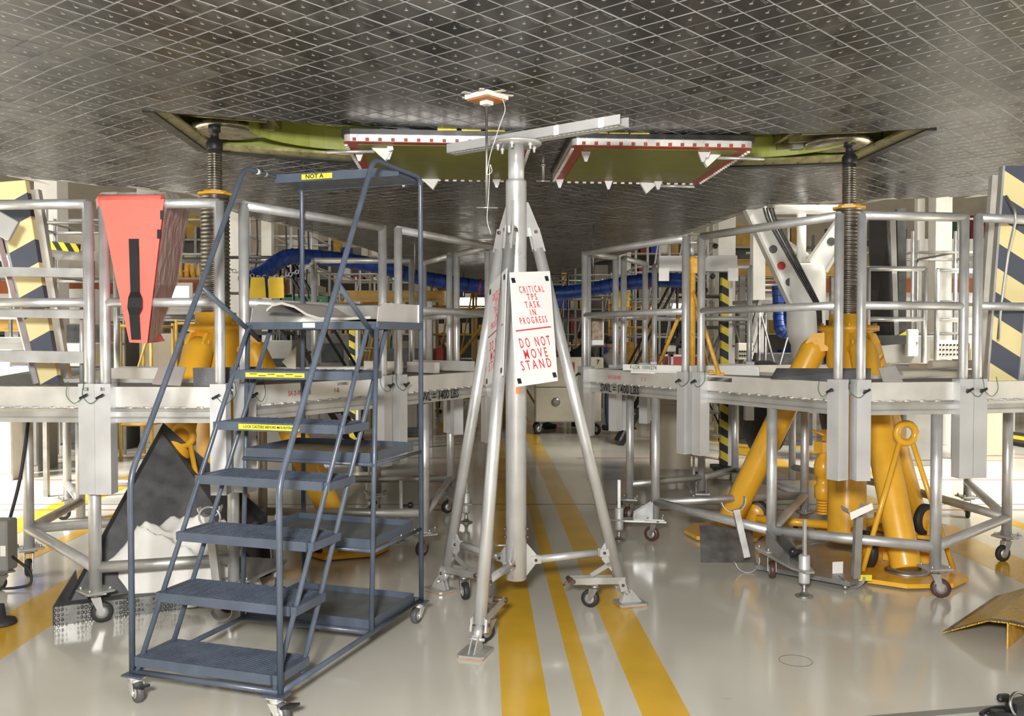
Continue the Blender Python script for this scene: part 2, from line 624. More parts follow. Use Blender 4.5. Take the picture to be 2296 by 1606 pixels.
# ---- tile material: black glazed coating, dusty film, serial print, injection dot with its run mark
def tile_material():
    m = bpy.data.materials.new('black_glazed_tile')
    m.use_nodes = True
    nt = m.node_tree
    L = nt.links.new
    b = nt.nodes['Principled BSDF']
    geo = nd(nt, 'ShaderNodeNewGeometry')
    uv = nd(nt, 'ShaderNodeUVMap'); uv.uv_map = 'tile'
    at_ = nd(nt, 'ShaderNodeAttribute'); at_.attribute_name = 'rnd'
    oi = nd(nt, 'ShaderNodeObjectInfo')
    ad = nd(nt, 'ShaderNodeMath', operation='ADD'); L(at_.outputs['Fac'], ad.inputs[0]); L(oi.outputs['Random'], ad.inputs[1])
    rnd = nd(nt, 'ShaderNodeMath', operation='FRACT'); L(ad.outputs[0], rnd.inputs[0])

    def mr(src, a, b_, c, d, clamp=True):
        n = nd(nt, 'ShaderNodeMapRange'); n.clamp = clamp
        n.inputs[1].default_value, n.inputs[2].default_value, n.inputs[3].default_value, n.inputs[4].default_value = a, b_, c, d
        L(src, n.inputs[0]); return n.outputs[0]

    def ma(op, x, y):
        n = nd(nt, 'ShaderNodeMath', operation=op)
        for i, q in enumerate((x, y)):
            if isinstance(q, (int, float)): n.inputs[i].default_value = q
            else: L(q, n.inputs[i])
        return n.outputs[0]
    # dust film (large soft patches + streaks along the flow)
    n1 = nd(nt, 'ShaderNodeTexNoise'); n1.inputs['Scale'].default_value = .8; n1.inputs['Detail'].default_value = 4
    L(geo.outputs['Position'], n1.inputs['Vector'])
    mp = nd(nt, 'ShaderNodeMapping'); mp.inputs['Scale'].default_value = (7, 1.4, 1); L(geo.outputs['Position'], mp.inputs[0])
    n2 = nd(nt, 'ShaderNodeTexNoise'); n2.inputs['Scale'].default_value = 1.5; n2.inputs['Detail'].default_value = 6
    L(mp.outputs[0], n2.inputs['Vector'])
    n4 = nd(nt, 'ShaderNodeTexNoise'); n4.inputs['Scale'].default_value = 26; n4.inputs['Detail'].default_value = 4
    L(geo.outputs['Position'], n4.inputs['Vector'])
    film = ma('MULTIPLY', mr(n1.outputs[0], .38, .62, .12, 1.2), mr(n2.outputs[0], .33, .66, .15, 1.2))
    film = ma('MULTIPLY', film, mr(n4.outputs[0], .3, .7, .85, 1.12))
    film = ma('MULTIPLY', film, mr(rnd.outputs[0], 0, 1, .35, 1.5))
    fresh = ma('GREATER_THAN', rnd.outputs[0], .955)      # freshly replaced, clean black tile
    film = ma('MULTIPLY', film, ma('SUBTRACT', 1, fresh))
    # injection dot and run mark
    sx = nd(nt, 'ShaderNodeSeparateXYZ'); L(uv.outputs[0], sx.inputs[0])
    du, dv = ma('SUBTRACT', sx.outputs[0], .5), ma('SUBTRACT', sx.outputs[1], .5)
    rr = ma('SQRT', ma('ADD', ma('MULTIPLY', du, du), ma('MULTIPLY', dv, dv)), 0)
    dot = ma('MULTIPLY', mr(rr, .060, .050, 0, 1), mr(rr, .018, .030, .3, 1))
    along = ma('MULTIPLY', ma('ADD', du, dv), -.7071)
    across = ma('ABSOLUTE', ma('MULTIPLY', ma('SUBTRACT', du, dv), .7071), 0)
    run = ma('MULTIPLY', mr(across, .020, .006, 0, 1), ma('MULTIPLY', mr(along, .0, .02, 0, 1), mr(along, .30, .12, 0, .55)))
    # stencilled part numbers: two broken lines near one edge
    nt_ = nd(nt, 'ShaderNodeTexNoise'); nt_.inputs['Scale'].default_value = 1; nt_.inputs['Detail'].default_value = 0
    mp2 = nd(nt, 'ShaderNodeMapping'); mp2.inputs['Scale'].default_value = (60, 14, 1); L(uv.outputs[0], mp2.inputs[0]); L(mp2.outputs[0], nt_.inputs['Vector'])
    ta = ma('MULTIPLY', ma('GREATER_THAN', sx.outputs[0], .30), ma('LESS_THAN', sx.outputs[0], .80))
    y1 = ma('MULTIPLY', ma('GREATER_THAN', sx.outputs[1], .10), ma('LESS_THAN', sx.outputs[1], .135))
    y2 = ma('MULTIPLY', ma('GREATER_THAN', sx.outputs[1], .17), ma('LESS_THAN', sx.outputs[1], .195))
    y2 = ma('MULTIPLY', y2, ma('GREATER_THAN', sx.outputs[0], .45))
    txt = ma('MULTIPLY', ma('MULTIPLY', ta, ma('MAXIMUM', y1, y2)), mr(nt_.outputs[0], .45, .52, 0, .55))
    txt = ma('MULTIPLY', txt, ma('GREATER_THAN', rnd.outputs[0], .25))
    marks = ma('MAXIMUM', ma('MAXIMUM', ma('MULTIPLY', dot, .95), run), txt)
    mx = nd(nt, 'ShaderNodeMix', data_type='RGBA')
    mx.inputs['A'].default_value = (.013, .013, .0145, 1)
    mx.inputs['B'].default_value = (.105, .102, .098, 1)
    L(film, mx.inputs['Factor'])
    m2 = nd(nt, 'ShaderNodeMix', data_type='RGBA')
    m2.inputs['B'].default_value = (.55, .55, .54, 1)
    L(mx.outputs['Result'], m2.inputs['A']); L(marks, m2.inputs['Factor'])
    L(m2.outputs['Result'], b.inputs['Base Color'])
    L(mr(film, 0, 1, .24, .42), b.inputs['Roughness'])
    bp = nd(nt, 'ShaderNodeBump'); bp.inputs['Strength'].default_value = .05; bp.inputs['Distance'].default_value = .004
    L(n4.outputs[0], bp.inputs['Height']); L(bp.outputs[0], b.inputs['Normal'])
    return m


M['tile'] = tile_material()
M['tile_edge'] = mat('worn_pale_tile_edge', (.21, .21, .207), .6, 0, .75, 1.1)
A = .152                      # tile pitch
E1, E2 = V(1, 1, 0).normalized(), V(-1, 1, 0).normalized()   # in (s, t)


def clip(poly, a, b, keep_left):
    out = []
    n = len(poly)
    side = lambda p: ((b[0] - a[0]) * (p[1] - a[1]) - (b[1] - a[1]) * (p[0] - a[0])) * (1 if keep_left else -1)
    for i in range(n):
        p, q = poly[i], poly[(i + 1) % n]
        sp, sq = side(p), side(q)
        if sp >= 0:
            out.append(p)
        if (sp > 0 and sq < 0) or (sp < 0 and sq > 0):
            k = sp / (sp - sq)
            out.append((p[0] + (q[0] - p[0]) * k, p[1] + (q[1] - p[1]) * k))
    return out


def subtract(poly, rect):
    x0, x1, y0, y1 = rect
    c = [(x0, y0), (x1, y0), (x1, y1), (x0, y1)]
    pieces, rest = [], poly
    for i in range(4):
        a, b = c[i], c[(i + 1) % 4]
        o = clip(rest, a, b, False)
        if len(o) >= 3:
            pieces.append(o)
        rest = clip(rest, a, b, True)
        if len(rest) < 3:
            break
    return pieces


def area(poly):
    return abs(sum(poly[i][0] * poly[(i + 1) % len(poly)][1] - poly[(i + 1) % len(poly)][0] * poly[i][1] for i in range(len(poly)))) / 2


rt = random.Random(3)
row_shift = {}
whole, bits = [], []          # whole tiles (centre, len along e1, len along e2) ; clipped pieces
K0 = 9                        # half width (in tiles) of the unstaggered centre zone
N = 150
for i in range(-N, N):
    for j in range(-N, N):
        k = i - j              # lateral index: s = k * A / sqrt2
        l1 = l2 = A
        o1 = o2 = 0.0
        if k > K0:             # right-hand rows run along e1
            sh = row_shift.setdefault(('r', j), rt.choice([0, 0, .5, .33, .66, .5])) * A
            if k == K0 + 1:
                l1 += sh; o1 = sh / 2
            else:
                o1 = sh
        elif k < -K0:          # left-hand rows run along e2
            sh = row_shift.setdefault(('l', i), rt.choice([0, 0, .5, .33, .66, .5])) * A
            if k == -K0 - 1:
                l2 += sh; o2 = sh / 2
            else:
                o2 = sh
        c = E1 * (i * A + o1) + E2 * (j * A + o2)
        s, t = c.x, c.y
        if t < -5.6 or t > TMAX - .1 or s < lim(EDGE_L, t) + .1 or s > lim(EDGE_R, t) - .1:
            continue
        if t < -2.0 and abs(s) > 4.6:
            continue
        whole.append((s, t, l1, l2))

GAP = .0045
LIP = .0035


def in_view(p):
    d = p.y
    if d < .5:
        return None
    x = 1148 + FPX * p.x / d
    y = HOR - FPX * (p.z - CAMZ) / d
    return x, y


cand = []
for q in whole:
    s, t, l1, l2 = q
    hs_ = (l1 + l2) / 2 * .75
    hit = [w for w in WELLS if w[0] - hs_ < s < w[1] + hs_ and w[2] - hs_ < t < w[3] + hs_]
    poly = [(s + E1.x * a * (l1 / 2 - GAP / 2) + E2.x * b * (l2 / 2 - GAP / 2), t + E1.y * a * (l1 / 2 - GAP / 2) + E2.y * b * (l2 / 2 - GAP / 2)) for a, b in ((-1, -1), (1, -1), (1, 1), (-1, 1))]
    if hit:
        polys = [poly]
        for w in hit:
            g = (w[0] - .02, w[1] + .02, w[2] - .004, w[3] + .02)
            polys = [r for p_ in polys for r in subtract(p_, g)]
        for r in polys:
            if area(r) > 2e-4:
                bits.append((r, q))
        continue
    p = P(s, t)
    xy = in_view(p)
    if xy and -20 < xy[0] < 2316 and -15 < xy[1] < 640 and abs(l1 - l2) < 1e-6:
        cand.append((p.length, q))
    bits.append((poly, q))
cand.sort(key=lambda e: (P(e[1][0], e[1][1]) - cam.location).length)
chosen = set(e[1] for e in cand[:300])

h = A / 2 - GAP / 2
tm = MB()
tm.v = [V(-h, -h, .010), V(h, -h, .010), V(h, h, .010), V(-h, h, .010)] + [V(-h + LIP, -h + LIP, 0), V(h - LIP, -h + LIP, 0), V(h - LIP, h - LIP, 0), V(-h + LIP, h - LIP, 0)]
tm.f = [[7, 6, 5, 4], [0, 4, 5, 1], [1, 5, 6, 2], [2, 6, 7, 3], [3, 7, 4, 0]]
tm.s = [False] * 5
tm.m = [0, 1, 1, 1, 1]
tile_me = tm.mesh('tile', [M['tile'], M['tile_edge']], V(0, 0, 0))
ul = tile_me.uv_layers.new(name='tile')
for lp in tile_me.loops:
    c = tile_me.vertices[lp.vertex_index].co
    ul.data[lp.index].uv = (c.x / A + .5, c.y / A + .5)
CR = craft.location
for s, t, l1, l2 in whole:
    if (s, t, l1, l2) not in chosen:
        continue
    o = bpy.data.objects.new('tile', tile_me)
    COL.objects.link(o)
    e = .02
    d1 = (P(s + E1.x * e, t + E1.y * e) - P(s, t)).normalized()
    d2 = (P(s + E2.x * e, t + E2.y * e) - P(s, t)).normalized()
    n = d1.cross(d2).normalized()
    n = (n + d1 * rt.gauss(0, .0025) + d2 * rt.gauss(0, .0025)).normalized()
    d2 = n.cross(d1).normalized()
    d1 = d2.cross(n)
    Mx = Matrix((d1, d2, n)).transposed().to_4x4()
    Mx.translation = P(s, t, rt.uniform(-.0012, .0012) - .001) - CR
    o.parent = craft
    o.matrix_local = Mx
# every other tile, joined
fv, ff, fm, fuv, frn = [], [], [], [], []
for poly, q in bits:
    if q in chosen:
        continue
    s, t, l1, l2 = q
    cx = sum(p[0] for p in poly) / len(poly); cy = sum(p[1] for p in poly) / len(poly)
    base = len(fv)
    n = len(poly)
    r = rt.random()
    dz = rt.uniform(-.0012, .0012) - .001
    tx, ty = rt.gauss(0, .0025), rt.gauss(0, .0025)
    ins = []
    for p in poly:
        k = max(0, 1 - LIP * 1.4 / max(math.hypot(p[0] - cx, p[1] - cy), 1e-4))
        ins.append((cx + (p[0] - cx) * k, cy + (p[1] - cy) * k))
    for p in poly:
        fv.append(tuple(P(p[0], p[1], .010) - CR))
    for p in ins:
        fv.append(tuple(P(p[0], p[1], dz + tx * (p[0] - s) + ty * (p[1] - t)) - CR))

    def uvof(p):
        d = V(p[0] - s, p[1] - t, 0)
        return (d.dot(E1) / A + .5, d.dot(E2) / A + .5)
    ff.append([base + n + i for i in range(n - 1, -1, -1)]); fm.append(0); frn.append(r)
    fuv += [uvof(ins[i]) for i in range(n - 1, -1, -1)]
    for i in range(n):
        j = (i + 1) % n
        ff.append([base + i, base + n + i, base + n + j, base + j]); fm.append(1); frn.append(r)
        fuv += [(0, 0)] * 4
me = bpy.data.meshes.new('tile_field')
me.from_pydata(fv, [], ff)
me.materials.append(M['tile']); me.materials.append(M['tile_edge'])
me.polygons.foreach_set('material_index', fm)
ul = me.uv_layers.new(name='tile')
ul.data.foreach_set('uv', [c for p in fuv for c in p])
atr = me.attributes.new('rnd', 'FLOAT', 'FACE')
atr.data.foreach_set('value', frn)
o = bpy.data.objects.new('tile_field', me)
COL.objects.link(o); o.parent = craft; o['kind'] = 'stuff'

# ---- umbilical wells
M['seal'] = mat('black_edge_seal', (.020, .020, .019), .38, 0, .3, 12)
M['goldseal'] = mat('brassy_flange', (.36, .33, .17), .35, .5, .3, 14)
for wi, (s0, s1, t0, t1) in enumerate(WELLS):
    sg = -1 if wi == 0 else 1
    c = [(s0, t0), (s1, t0), (s1, t1), (s0, t1)]
    hgt = .42
    sh = MB()
    for i in range(4):
        a, b = c[i], c[(i + 1) % 4]
        sh.add([P(a[0], a[1], -.004), P(b[0], b[1], -.004), P(b[0], b[1], hgt), P(a[0], a[1], hgt)], [(0, 1, 2, 3)])
    sh.add([P(*c[0], hgt), P(*c[1], hgt), P(*c[2], hgt), P(*c[3], hgt)], [(0, 1, 2, 3)])
    well = sh.build('well_lining', M['lime'], craft)
    # seal strip round the mouth and inner flange
    for i in range(4):
        a, b = c[i], c[(i + 1) % 4]
        if i == 0:
            MB().bar(P(a[0], a[1], .02), P(b[0], b[1], .02), .014, .05).build('edge_seal', M['seal'], craft)
            continue
        n_ = 5
        for k in range(n_):
            pa = (a[0] + (b[0] - a[0]) * k / n_, a[1] + (b[1] - a[1]) * k / n_)
            pb = (a[0] + (b[0] - a[0]) * (k + 1) / n_, a[1] + (b[1] - a[1]) * (k + 1) / n_)
            pass
        out = V((a[1] - b[1]), (b[0] - a[0]), 0).normalized() * -1   # outward in st
        out = -V(b[1] - a[1], -(b[0] - a[0]), 0).normalized() if False else V(b[1] - a[1], -(b[0] - a[0]), 0).normalized()
        mb, fb = MB(), MB()
        n_ = 6
        for k in range(n_):
            f = lambda q: (a[0] + (b[0] - a[0]) * q / n_, a[1] + (b[1] - a[1]) * q / n_)
            pa, pb = f(k), f(k + 1)
            mb.prism([P(pa[0] + out.x * .03, pa[1] + out.y * .03, -.014), P(pb[0] + out.x * .03, pb[1] + out.y * .03, -.014),
                      P(pb[0] - out.x * .05, pb[1] - out.y * .05, -.010), P(pa[0] - out.x * .05, pa[1] - out.y * .05, -.010)], (0, 0, .03))
            fb.prism([P(pa[0] - out.x * .05, pa[1] - out.y * .05, .004), P(pb[0] - out.x * .05, pb[1] - out.y * .05, .004),
                      P(pb[0] - out.x * .12, pb[1] - out.y * .12, .03), P(pa[0] - out.x * .12, pa[1] - out.y * .12, .03)], (0, 0, .02))
        mb.build('edge_seal', M['seal'], craft)
        fb.build('inner_flange', M['goldseal'], craft)
    # curved bulkhead of the disconnect and its round plate
    sc = s0 + .47 * (s1 - s0) if wi else s0 + .66 * (s1 - s0)
    arc = MB()
    pts = []
    for k in range(17):
        an = math.pi * k / 16
        pts.append((sc - .62 * math.cos(an), .62 + .52 * math.sin(an)))
    for k in range(16):
        a, b = pts[k], pts[k + 1]
        arc.prism([P(a[0], a[1], .05), P(b[0], b[1], .05), P(b[0], b[1], .22), P(a[0], a[1], .22)], (0, .02, 0))
    arc.build('curved_bulkhead', M['lime'], craft)
    pl = MB().lathe(P(sc + .02, .62, .20), (0, 0, 1), [(.05, .0), (.30, -.01), (.40, .03), (.46, .09), (.46, .14)], 28)
    plate = pl.build('disconnect_plate', M['nickel'] if wi == 0 else M['darkgrey'], craft)
    MB().box(P(sc + .1, .45, .18), (.18, .02, .012)).build('handle', M['alu'], plate)
    sj = s0 + .30 if wi == 0 else s1 - .36
    # jack fitting, box frames and clutter
    cl = MB()
    for k in range(4):
        cl.bar(P(sj - .42, .25 + k * .28, .14), P(sj + .42, .25 + k * .28, .14), .03, .08)
    cl.bar(P(sj - .42, .2, .2), P(sj - .42, 1.15, .2), .04, .1)
    cl.bar(P(sj + .42, .2, .2), P(sj + .42, 1.15, .2), .04, .1)
    cl.build('fitting_frame', M['goldseal'], craft)
    MB().lathe(P(sj + .02, .86, .06), (0, 0, 1), [(.20, 0), (.27, .005), (.27, .05), (.2, .05)], 22).build('jack_ring', M['nickel'], craft)
    for k in range(5):
        MB().box(P(sj - .30 + k * .15, .95 + .05 * (k % 2), .11), (.09, .06, .07), rotz(PSI)).build('connector_block', M['offwhite'] if k % 2 else M['alu_dull'], craft)
    MB().box(P(sj - .05, .55, .24), (.55, .3, .05), rotz(PSI)).build('louvre_panel', M['steel'], craft)
    for k in range(3):
        MB().path([P(sj + sg * -.5, .3 + .2 * k, .25), P(sj - sg * .2, .5 + .1 * k, .2), P(sj + sg * .1, .4 + .25 * k, .28)], .014, 6, .1).build('hose', M['black'], craft)
    # grey door actuating arm
    pa = P(s1 - .16, .10, .06) if wi == 0 else P(s0 + .20, .10, .06)
    MB().bar(pa, pa + V(.055 * -sg * (1 if wi == 0 else 1), .02, -.20), .07, .03, (0, 1, 0), wq=.035).build('door_arm', M['socket'], craft)

# ---- the two open doors, folded under the centre with their green inner faces down
for di, (s0, s1) in enumerate(((-1.47, -.10), (.15, 1.50))):
    t0, t1 = -.04, 1.50
    zt, zl = -.035, -.082
    r = .07

    def outline(ins):
        pts = []
        for (cx, cy, a0) in ((s1 - r, t0 + r, -90), (s1 - r, t1 - r, 0), (s0 + r, t1 - r, 90), (s0 + r, t0 + r, 180)):
            for k in range(5):
                an = math.radians(a0 + 90 * k / 4)
                rr = r - ins
                pts.append((cx + math.cos(an) * rr, cy + math.sin(an) * rr))
        return pts
    base = CAMZ + 1.452

    def Q(p, dz):
        w = C0 + BX * p[0] + AX * p[1]
        return V(w.x, w.y, base + dz - .006 * p[0])
    ou = outline(0)
    dm = MB().prism([Q(p, zt) for p in ou], (0, 0, .035))
    door = dm.build('umbilical_door', M['seal'], craft)
    rim = MB()
    n = len(ou)
    ii = outline(.02)
    rim.prism([Q(p, zl) for p in ii], (0, 0, abs(zl - zt)))
    rim.build('door_rim', M['alu_white'], door)
    gi = outline(.06)
    gasket = MB()
    gasket.prism([Q(p, zl - .006) for p in outline(.018)], (0, 0, .006))
    gasket.build('red_gasket', M['silicone'], door)
    MB().prism([Q(p, zl - .009) for p in [(s0 + .115, t0 + .10), (s1 - .115, t0 + .10), (s1 - .115, t1 - .06), (s0 + .115, t1 - .06)]], (0, 0, .006)).build('green_inner_face', M['green'], door)
    # small red clips on the near rim, white clips along the edges
    for k in range(14):
        s = s0 + .1 + (s1 - s0 - .2) * k / 13
        MB().box(Q((s, t0 + .012), (zl + zt) / 2 - .012), (.024, .02, .020)).build('red_clip', M['silicone'], door)
    for k in range(22):
        MB().box(Q((s0 + .03, t0 + .12 + (t1 - t0 - .2) * k / 21), zl - .012), (.022, .02, .014)).build('rim_clip', M['white'], door)
        MB().box(Q((s1 - .03, t0 + .12 + (t1 - t0 - .2) * k / 21), zl - .012), (.022, .02, .014)).build('rim_clip', M['white'], door)
    for k in range(18):
        MB().box(Q((s0 + .1 + (s1 - s0 - .2) * k / 17, t1 - .02), zl - .012), (.03, .014, .014)).build('rim_clip', M['white'], door)
    # hinge fittings: tapered white lugs
    lugs = [(s0 + .32, t0 + .24), (s1 - .22, t1 - .12), (s0 + .35 if di == 0 else s0 + .08, t1 - .10), (s0 + .10, t0 + .32)] if di == 0 else [(s0 + .14, t0 + .20), (s0 + .07, t1 - .16), (s0 + .50, t1 - .12), (s1 - .42, t1 - .14), (s1 - .36, t0 + .14)]
    for (s, t) in lugs:
        c_ = Q((s, t), zl - .01)
        MB().prism([c_ + V(-.036, -.012, 0), c_ + V(.036, -.012, 0), c_ + V(.009, -.012, -.075), c_ + V(-.009, -.012, -.075)], (0, .025, 0)).build('hinge_lug', M['socket'], door)
        MB().box(c_ + V(0, .002, .002), (.085, .04, .012)).build('lug_base', M['silicone'], door)
    # latch links at the outer corners
    for (s, t, e) in ((s0 if di == 0 else s1, t0 + .22, 0), (s1 - .2 if di else s0 + .3, t1 - .05, 1)):
        sg = 1 if di == 0 else -1
        c_ = Q((s, t), zl - .03)
        MB().tube(c_ + V(-.12 * sg, 0, -.01), c_ + V(.22 * sg, .02, .0), .013, 8).build('latch_rod', M['alu'], door)
        MB().prism([c_ + V(.2 * sg, 0, .02), c_ + V(.36 * sg, 0, .03), c_ + V(.30 * sg, 0, -.07)], (0, .05, 0)).build('latch_bracket', M['white'], door)
    # yellow striped guard tape on the edge above
    for k in range(4 if di else 3):
        s = (s1 - .62 + k * .17) if di == 0 else (s0 + .05 + k * .15)
        MB().box(Q((s, t0 + .0), zt + .04), (.135, .012, .016)).build('edge_tape', M['yellow_tape'], door)
    for k in range(9):
        s = s0 + .12 + (s1 - s0 - .24) * k / 8
        MB().box(Q((s, t0 + .004), zt - .006), (.004, .006, .03)).build('seal_tick', M['alu'], door)

# ================================================================== casters and outriggers
def caster(parent, top, yaw, r=.052, wheel='brownwheel', w=.036, plate=.12, brake=False, name='caster'):
    """swivel caster hanging below the point top down to the floor; returns the fork"""
    top = Vector(top)
    R = rotz(yaw)
    ax = R @ V(0, 1, 0)
    fw = R @ V(1, 0, 0)
    wc = V(top.x, top.y, r) - fw * r * .55
    f = MB()
    f.bbox(top + V(0, 0, -.006), (plate, plate, .012), R)
    f.tube(top + V(0, 0, -.012), top + V(0, 0, -.03), .03, 12)
    for sg in (-1, 1):
        a = top + V(0, 0, -.03) + ax * sg * (w / 2 + .008)
        b = wc + ax * sg * (w / 2 + .008)
        f.prism([a + fw * .028, a - fw * .028, b - fw * .012 - V(0, 0, .012), b + fw * .014 - V(0, 0, .012)], ax * sg * .004)
    f.tube(wc - ax * (w / 2 + .014), wc + ax * (w / 2 + .014), .008, 8)
    fork = f.build(name, M['steel'] if wheel != 'grey_rubber' else M['alu_white'], parent)
    wh = MB().lathe(wc - ax * w / 2, ax, [(r * .55, 0), (r * .9, 0), (r, w * .18), (r, w * .82), (r * .9, w), (r * .55, w)], 22)
    wheel_o = wh.build('wheel', M[wheel], fork)
    MB().lathe(wc - ax * (w / 2 + .003), ax, [(r * .2, 0), (r * .55, .001), (r * .58, w + .005), (r * .2, w + .006)], 16).build('hub', M['alu_dull'], wheel_o)
    if brake:
        MB().prism([top + V(0, 0, -.03) + fw * -.05 + ax * .03, top + V(0, 0, -.03) - fw * .05 - ax * .03, top - fw * .12 - ax * .022 + V(0, 0, -.012), top - fw * .12 + ax * .022 + V(0, 0, -.012)], (0, 0, -.012)).build('brake_pedal', M['blackplastic'], fork)
    return fork


def outrigger(parent, leg, scr, zp=.17):
    """plate bolted under a leg, carrying a cranked levelling screw at scr"""
    leg, scr = Vector(leg), Vector(scr)
    d = (scr - leg); d.z = 0
    d.normalize()
    n = V(-d.y, d.x, 0)
    a, b = V(leg.x, leg.y, zp), V(scr.x, scr.y, zp)
    pl = MB().prism([a - d * .09 - n * .07, a - d * .09 + n * .07, b - d * .05 + n * .07, b + d * .08 + n * .03, b + d * .08 - n * .03, b - d * .05 - n * .07], (0, 0, .014)).build('outrigger_plate', M['alu_dull'], parent)
    L = (b - a).length
    for sg in (-1, 1):
        o = n * sg * .045
        MB().prism([a + o + d * .02 + V(0, 0, .014), a + o + d * (L - .12) + V(0, 0, .014), a + o + d * (L - .12) + V(0, 0, .07), a + o + d * .02 + V(0, 0, .17)], n * .006 * sg).build('gusset', M['alu_dark'], pl)
    s = V(scr.x, scr.y, 0)
    MB().lathe(s, (0, 0, 1), [(.058, 0), (.06, .008), (.035, .016), (.018, .035), (.015, .05), (.015, .10)], 18).build('screw_foot', M['steel'], pl)
    MB().lathe(s, (0, 0, 1), [(.034, .09), (.036, .10), (.036, .27), (.030, .275)], 18).build('screw_sleeve', M['socket'], pl)
    MB().bbox(s + V(0, 0, .385), (.03, .02, .25), rotz(math.atan2(d.y, d.x))).build('crank_arm', M['alu'], pl)
    k = s + V(0, 0, .30)
    MB().lathe(k - n * .02, -n, [(.012, 0), (.012, .04), (.022, .045), (.026, .06), (.026, .075), (.012, .085)], 14).build('crank_knob', M['blackplastic'], pl)
    return pl


def clamp_pin(parent, sock, out, kind):
    """black T pin with its green lanyard on the face of a socket"""
    out = Vector(out)
    lat = V(-out.y, out.x, 0)
    c = Vector(sock) + out * .048
    MB().tube(c, c + out * .03, .008, 8).bar(c + out * .03 - lat * .022 - V(0, 0, .012), c + out * .03 + lat * .022 + V(0, 0, .012), .014, .012).build('lock_pin', M['blackplastic'], parent)
    sg = 1 if kind % 2 else -1
    pts = [c + out * .03, c + out * .035 + lat * sg * .05 - V(0, 0, .05), c + out * .012 + lat * sg * .115 + V(0, 0, .0), c + out * .004 + lat * sg * .10 + V(0, 0, .085)]
    MB().path(pts, .0022, 5, .05).build('lanyard', M['greenpaint'], parent)


ZD = 1.41       # deck height
ZR = 2.47       # top rail centre
ZM = 1.90       # mid rail centre


def guard(plat, p, q, out, beam=True, sock=True, kind=0, marks=None, ztop=ZR, zmid=ZM):
    p, q = V(p[0], p[1], 0), V(q[0], q[1], 0)
    d = (q - p).normalized()
    out = Vector(out)
    g = MB()
    g.tube(p + V(0, 0, ztop), q + V(0, 0, ztop), .029, 14)
    rail = g.build('guardrail', M['alu'], plat)
    MB().tube(p + V(0, 0, zmid), q + V(0, 0, zmid), .027, 14).build('mid_rail', M['alu'], rail)
    for k, e in enumerate((p, q)):
        MB().tube(e + V(0, 0, .82 if sock else ZD - .2), e + V(0, 0, ztop + .012), .030, 14).build('post', M['alu'], rail)
    if sock:
        for k, e in enumerate((p, q)):
            ang = math.atan2(out.y, out.x)
            R = rotz(ang)
            so = MB()
            for cx, cy, sx, sy in ((.042, 0, .008, .092), (-.042, 0, .008, .092), (0, .042, .076, .008), (0, -.042, .076, .008)):
                so.box(e + R @ V(cx, cy, 0) + V(0, 0, 1.11), (sx, sy, .64), R)
            s_ = so.build('socket', M['socket'], plat)
            clamp_pin(s_, e + V(0, 0, 1.36), out, kind + k)
    if beam:
        inn = -out * .055
        a, b = p + d * .045 + inn, q - d * .045 + inn
        MB().bar(a + V(0, 0, 1.350), b + V(0, 0, 1.350), .05, .118).build('beam', M['alu_white'], plat)
        lo = MB()
        prof = [(.028, 1.283), (.020, 1.262), (.024, 1.235), (.030, 1.225), (.030, 1.200), (-.03, 1.200), (-.03, 1.283)]
        n = out
        A_ = [a + n * x + V(0, 0, z) for x, z in prof]
        lo.prism(A_, b - a)
        lo.build('lower_channel', M['alu_dull'], plat)
        L = (b - a).length
        h = MB()
        h.tube(a + out * .03 + V(0, 0, 1.288), b + out * .03 + V(0, 0, 1.288), .0035, 6)
        k = .08
        while k < L - .06:
            c = a + d * k + out * .03 + V(0, 0, 1.288)
            h.tube(c - d * .02, c + d * .02, .0075, 8)
            k += .105
        h.build('weld_seam', M['weld'], plat)
    return rail


def px(x, d):
    p = at(x, 756, d)
    return V(p.x, p.y, 0)


def lower_frame(plat, legs, braces, zb_=.33, casters=(), plates=True):
    for i, (x, y, z0) in enumerate(legs):
        MB().tube((x, y, z0), (x, y, 1.20), .036, 14).build('leg', M['alu'], plat)
    for i, j in braces:
        a, b = legs[i], legs[j]
        MB().tube((a[0], a[1], zb_), (b[0], b[1], zb_), .034, 14).build('brace', M['alu_dull'] if (i + j) % 2 else M['alu'], plat)
    for i, yaw, wh in casters:
        x, y, z0 = legs[i]
        R = rotz(yaw + .4)
        pl = MB().bbox((x, y, z0 - .006), (.165, .165, .014), R)
        for sx in (-1, 1):
            for sy in (-1, 1):
                c = V(x, y, z0) + R @ V(.06 * sx, .06 * sy, 0)
                pl.tube(c, c + V(0, 0, .018), .008, 6)
        po = pl.build('foot_plate', M['alu_dull'], plat)
        caster(po, (x, y, z0 - .013), yaw, r=.062, wheel=wh)


def deck(plat, outer, centre, k=.42, mat_=None):
    n = len(outer)
    c = V(centre[0], centre[1], 0)
    for i in range(n - 0):
        a, b = V(*outer[i], 0), V(*outer[(i + 1) % n], 0)
        ia, ib = a.lerp(c, k), b.lerp(c, k)
        dirp = (b - a).normalized()
        MB().prism([a.lerp(c, .03) + V(0, 0, 1.365), b.lerp(c, .03) + V(0, 0, 1.365), ib + V(0, 0, 1.365), ia + V(0, 0, 1.365)], (0, 0, .03)).build('deck_panel', mat_, plat)
        # inner toe channel
        MB().bar(ia + V(0, 0, 1.35), ib + V(0, 0, 1.35), .03, .14).build('inner_channel', M['alu_white'], plat)


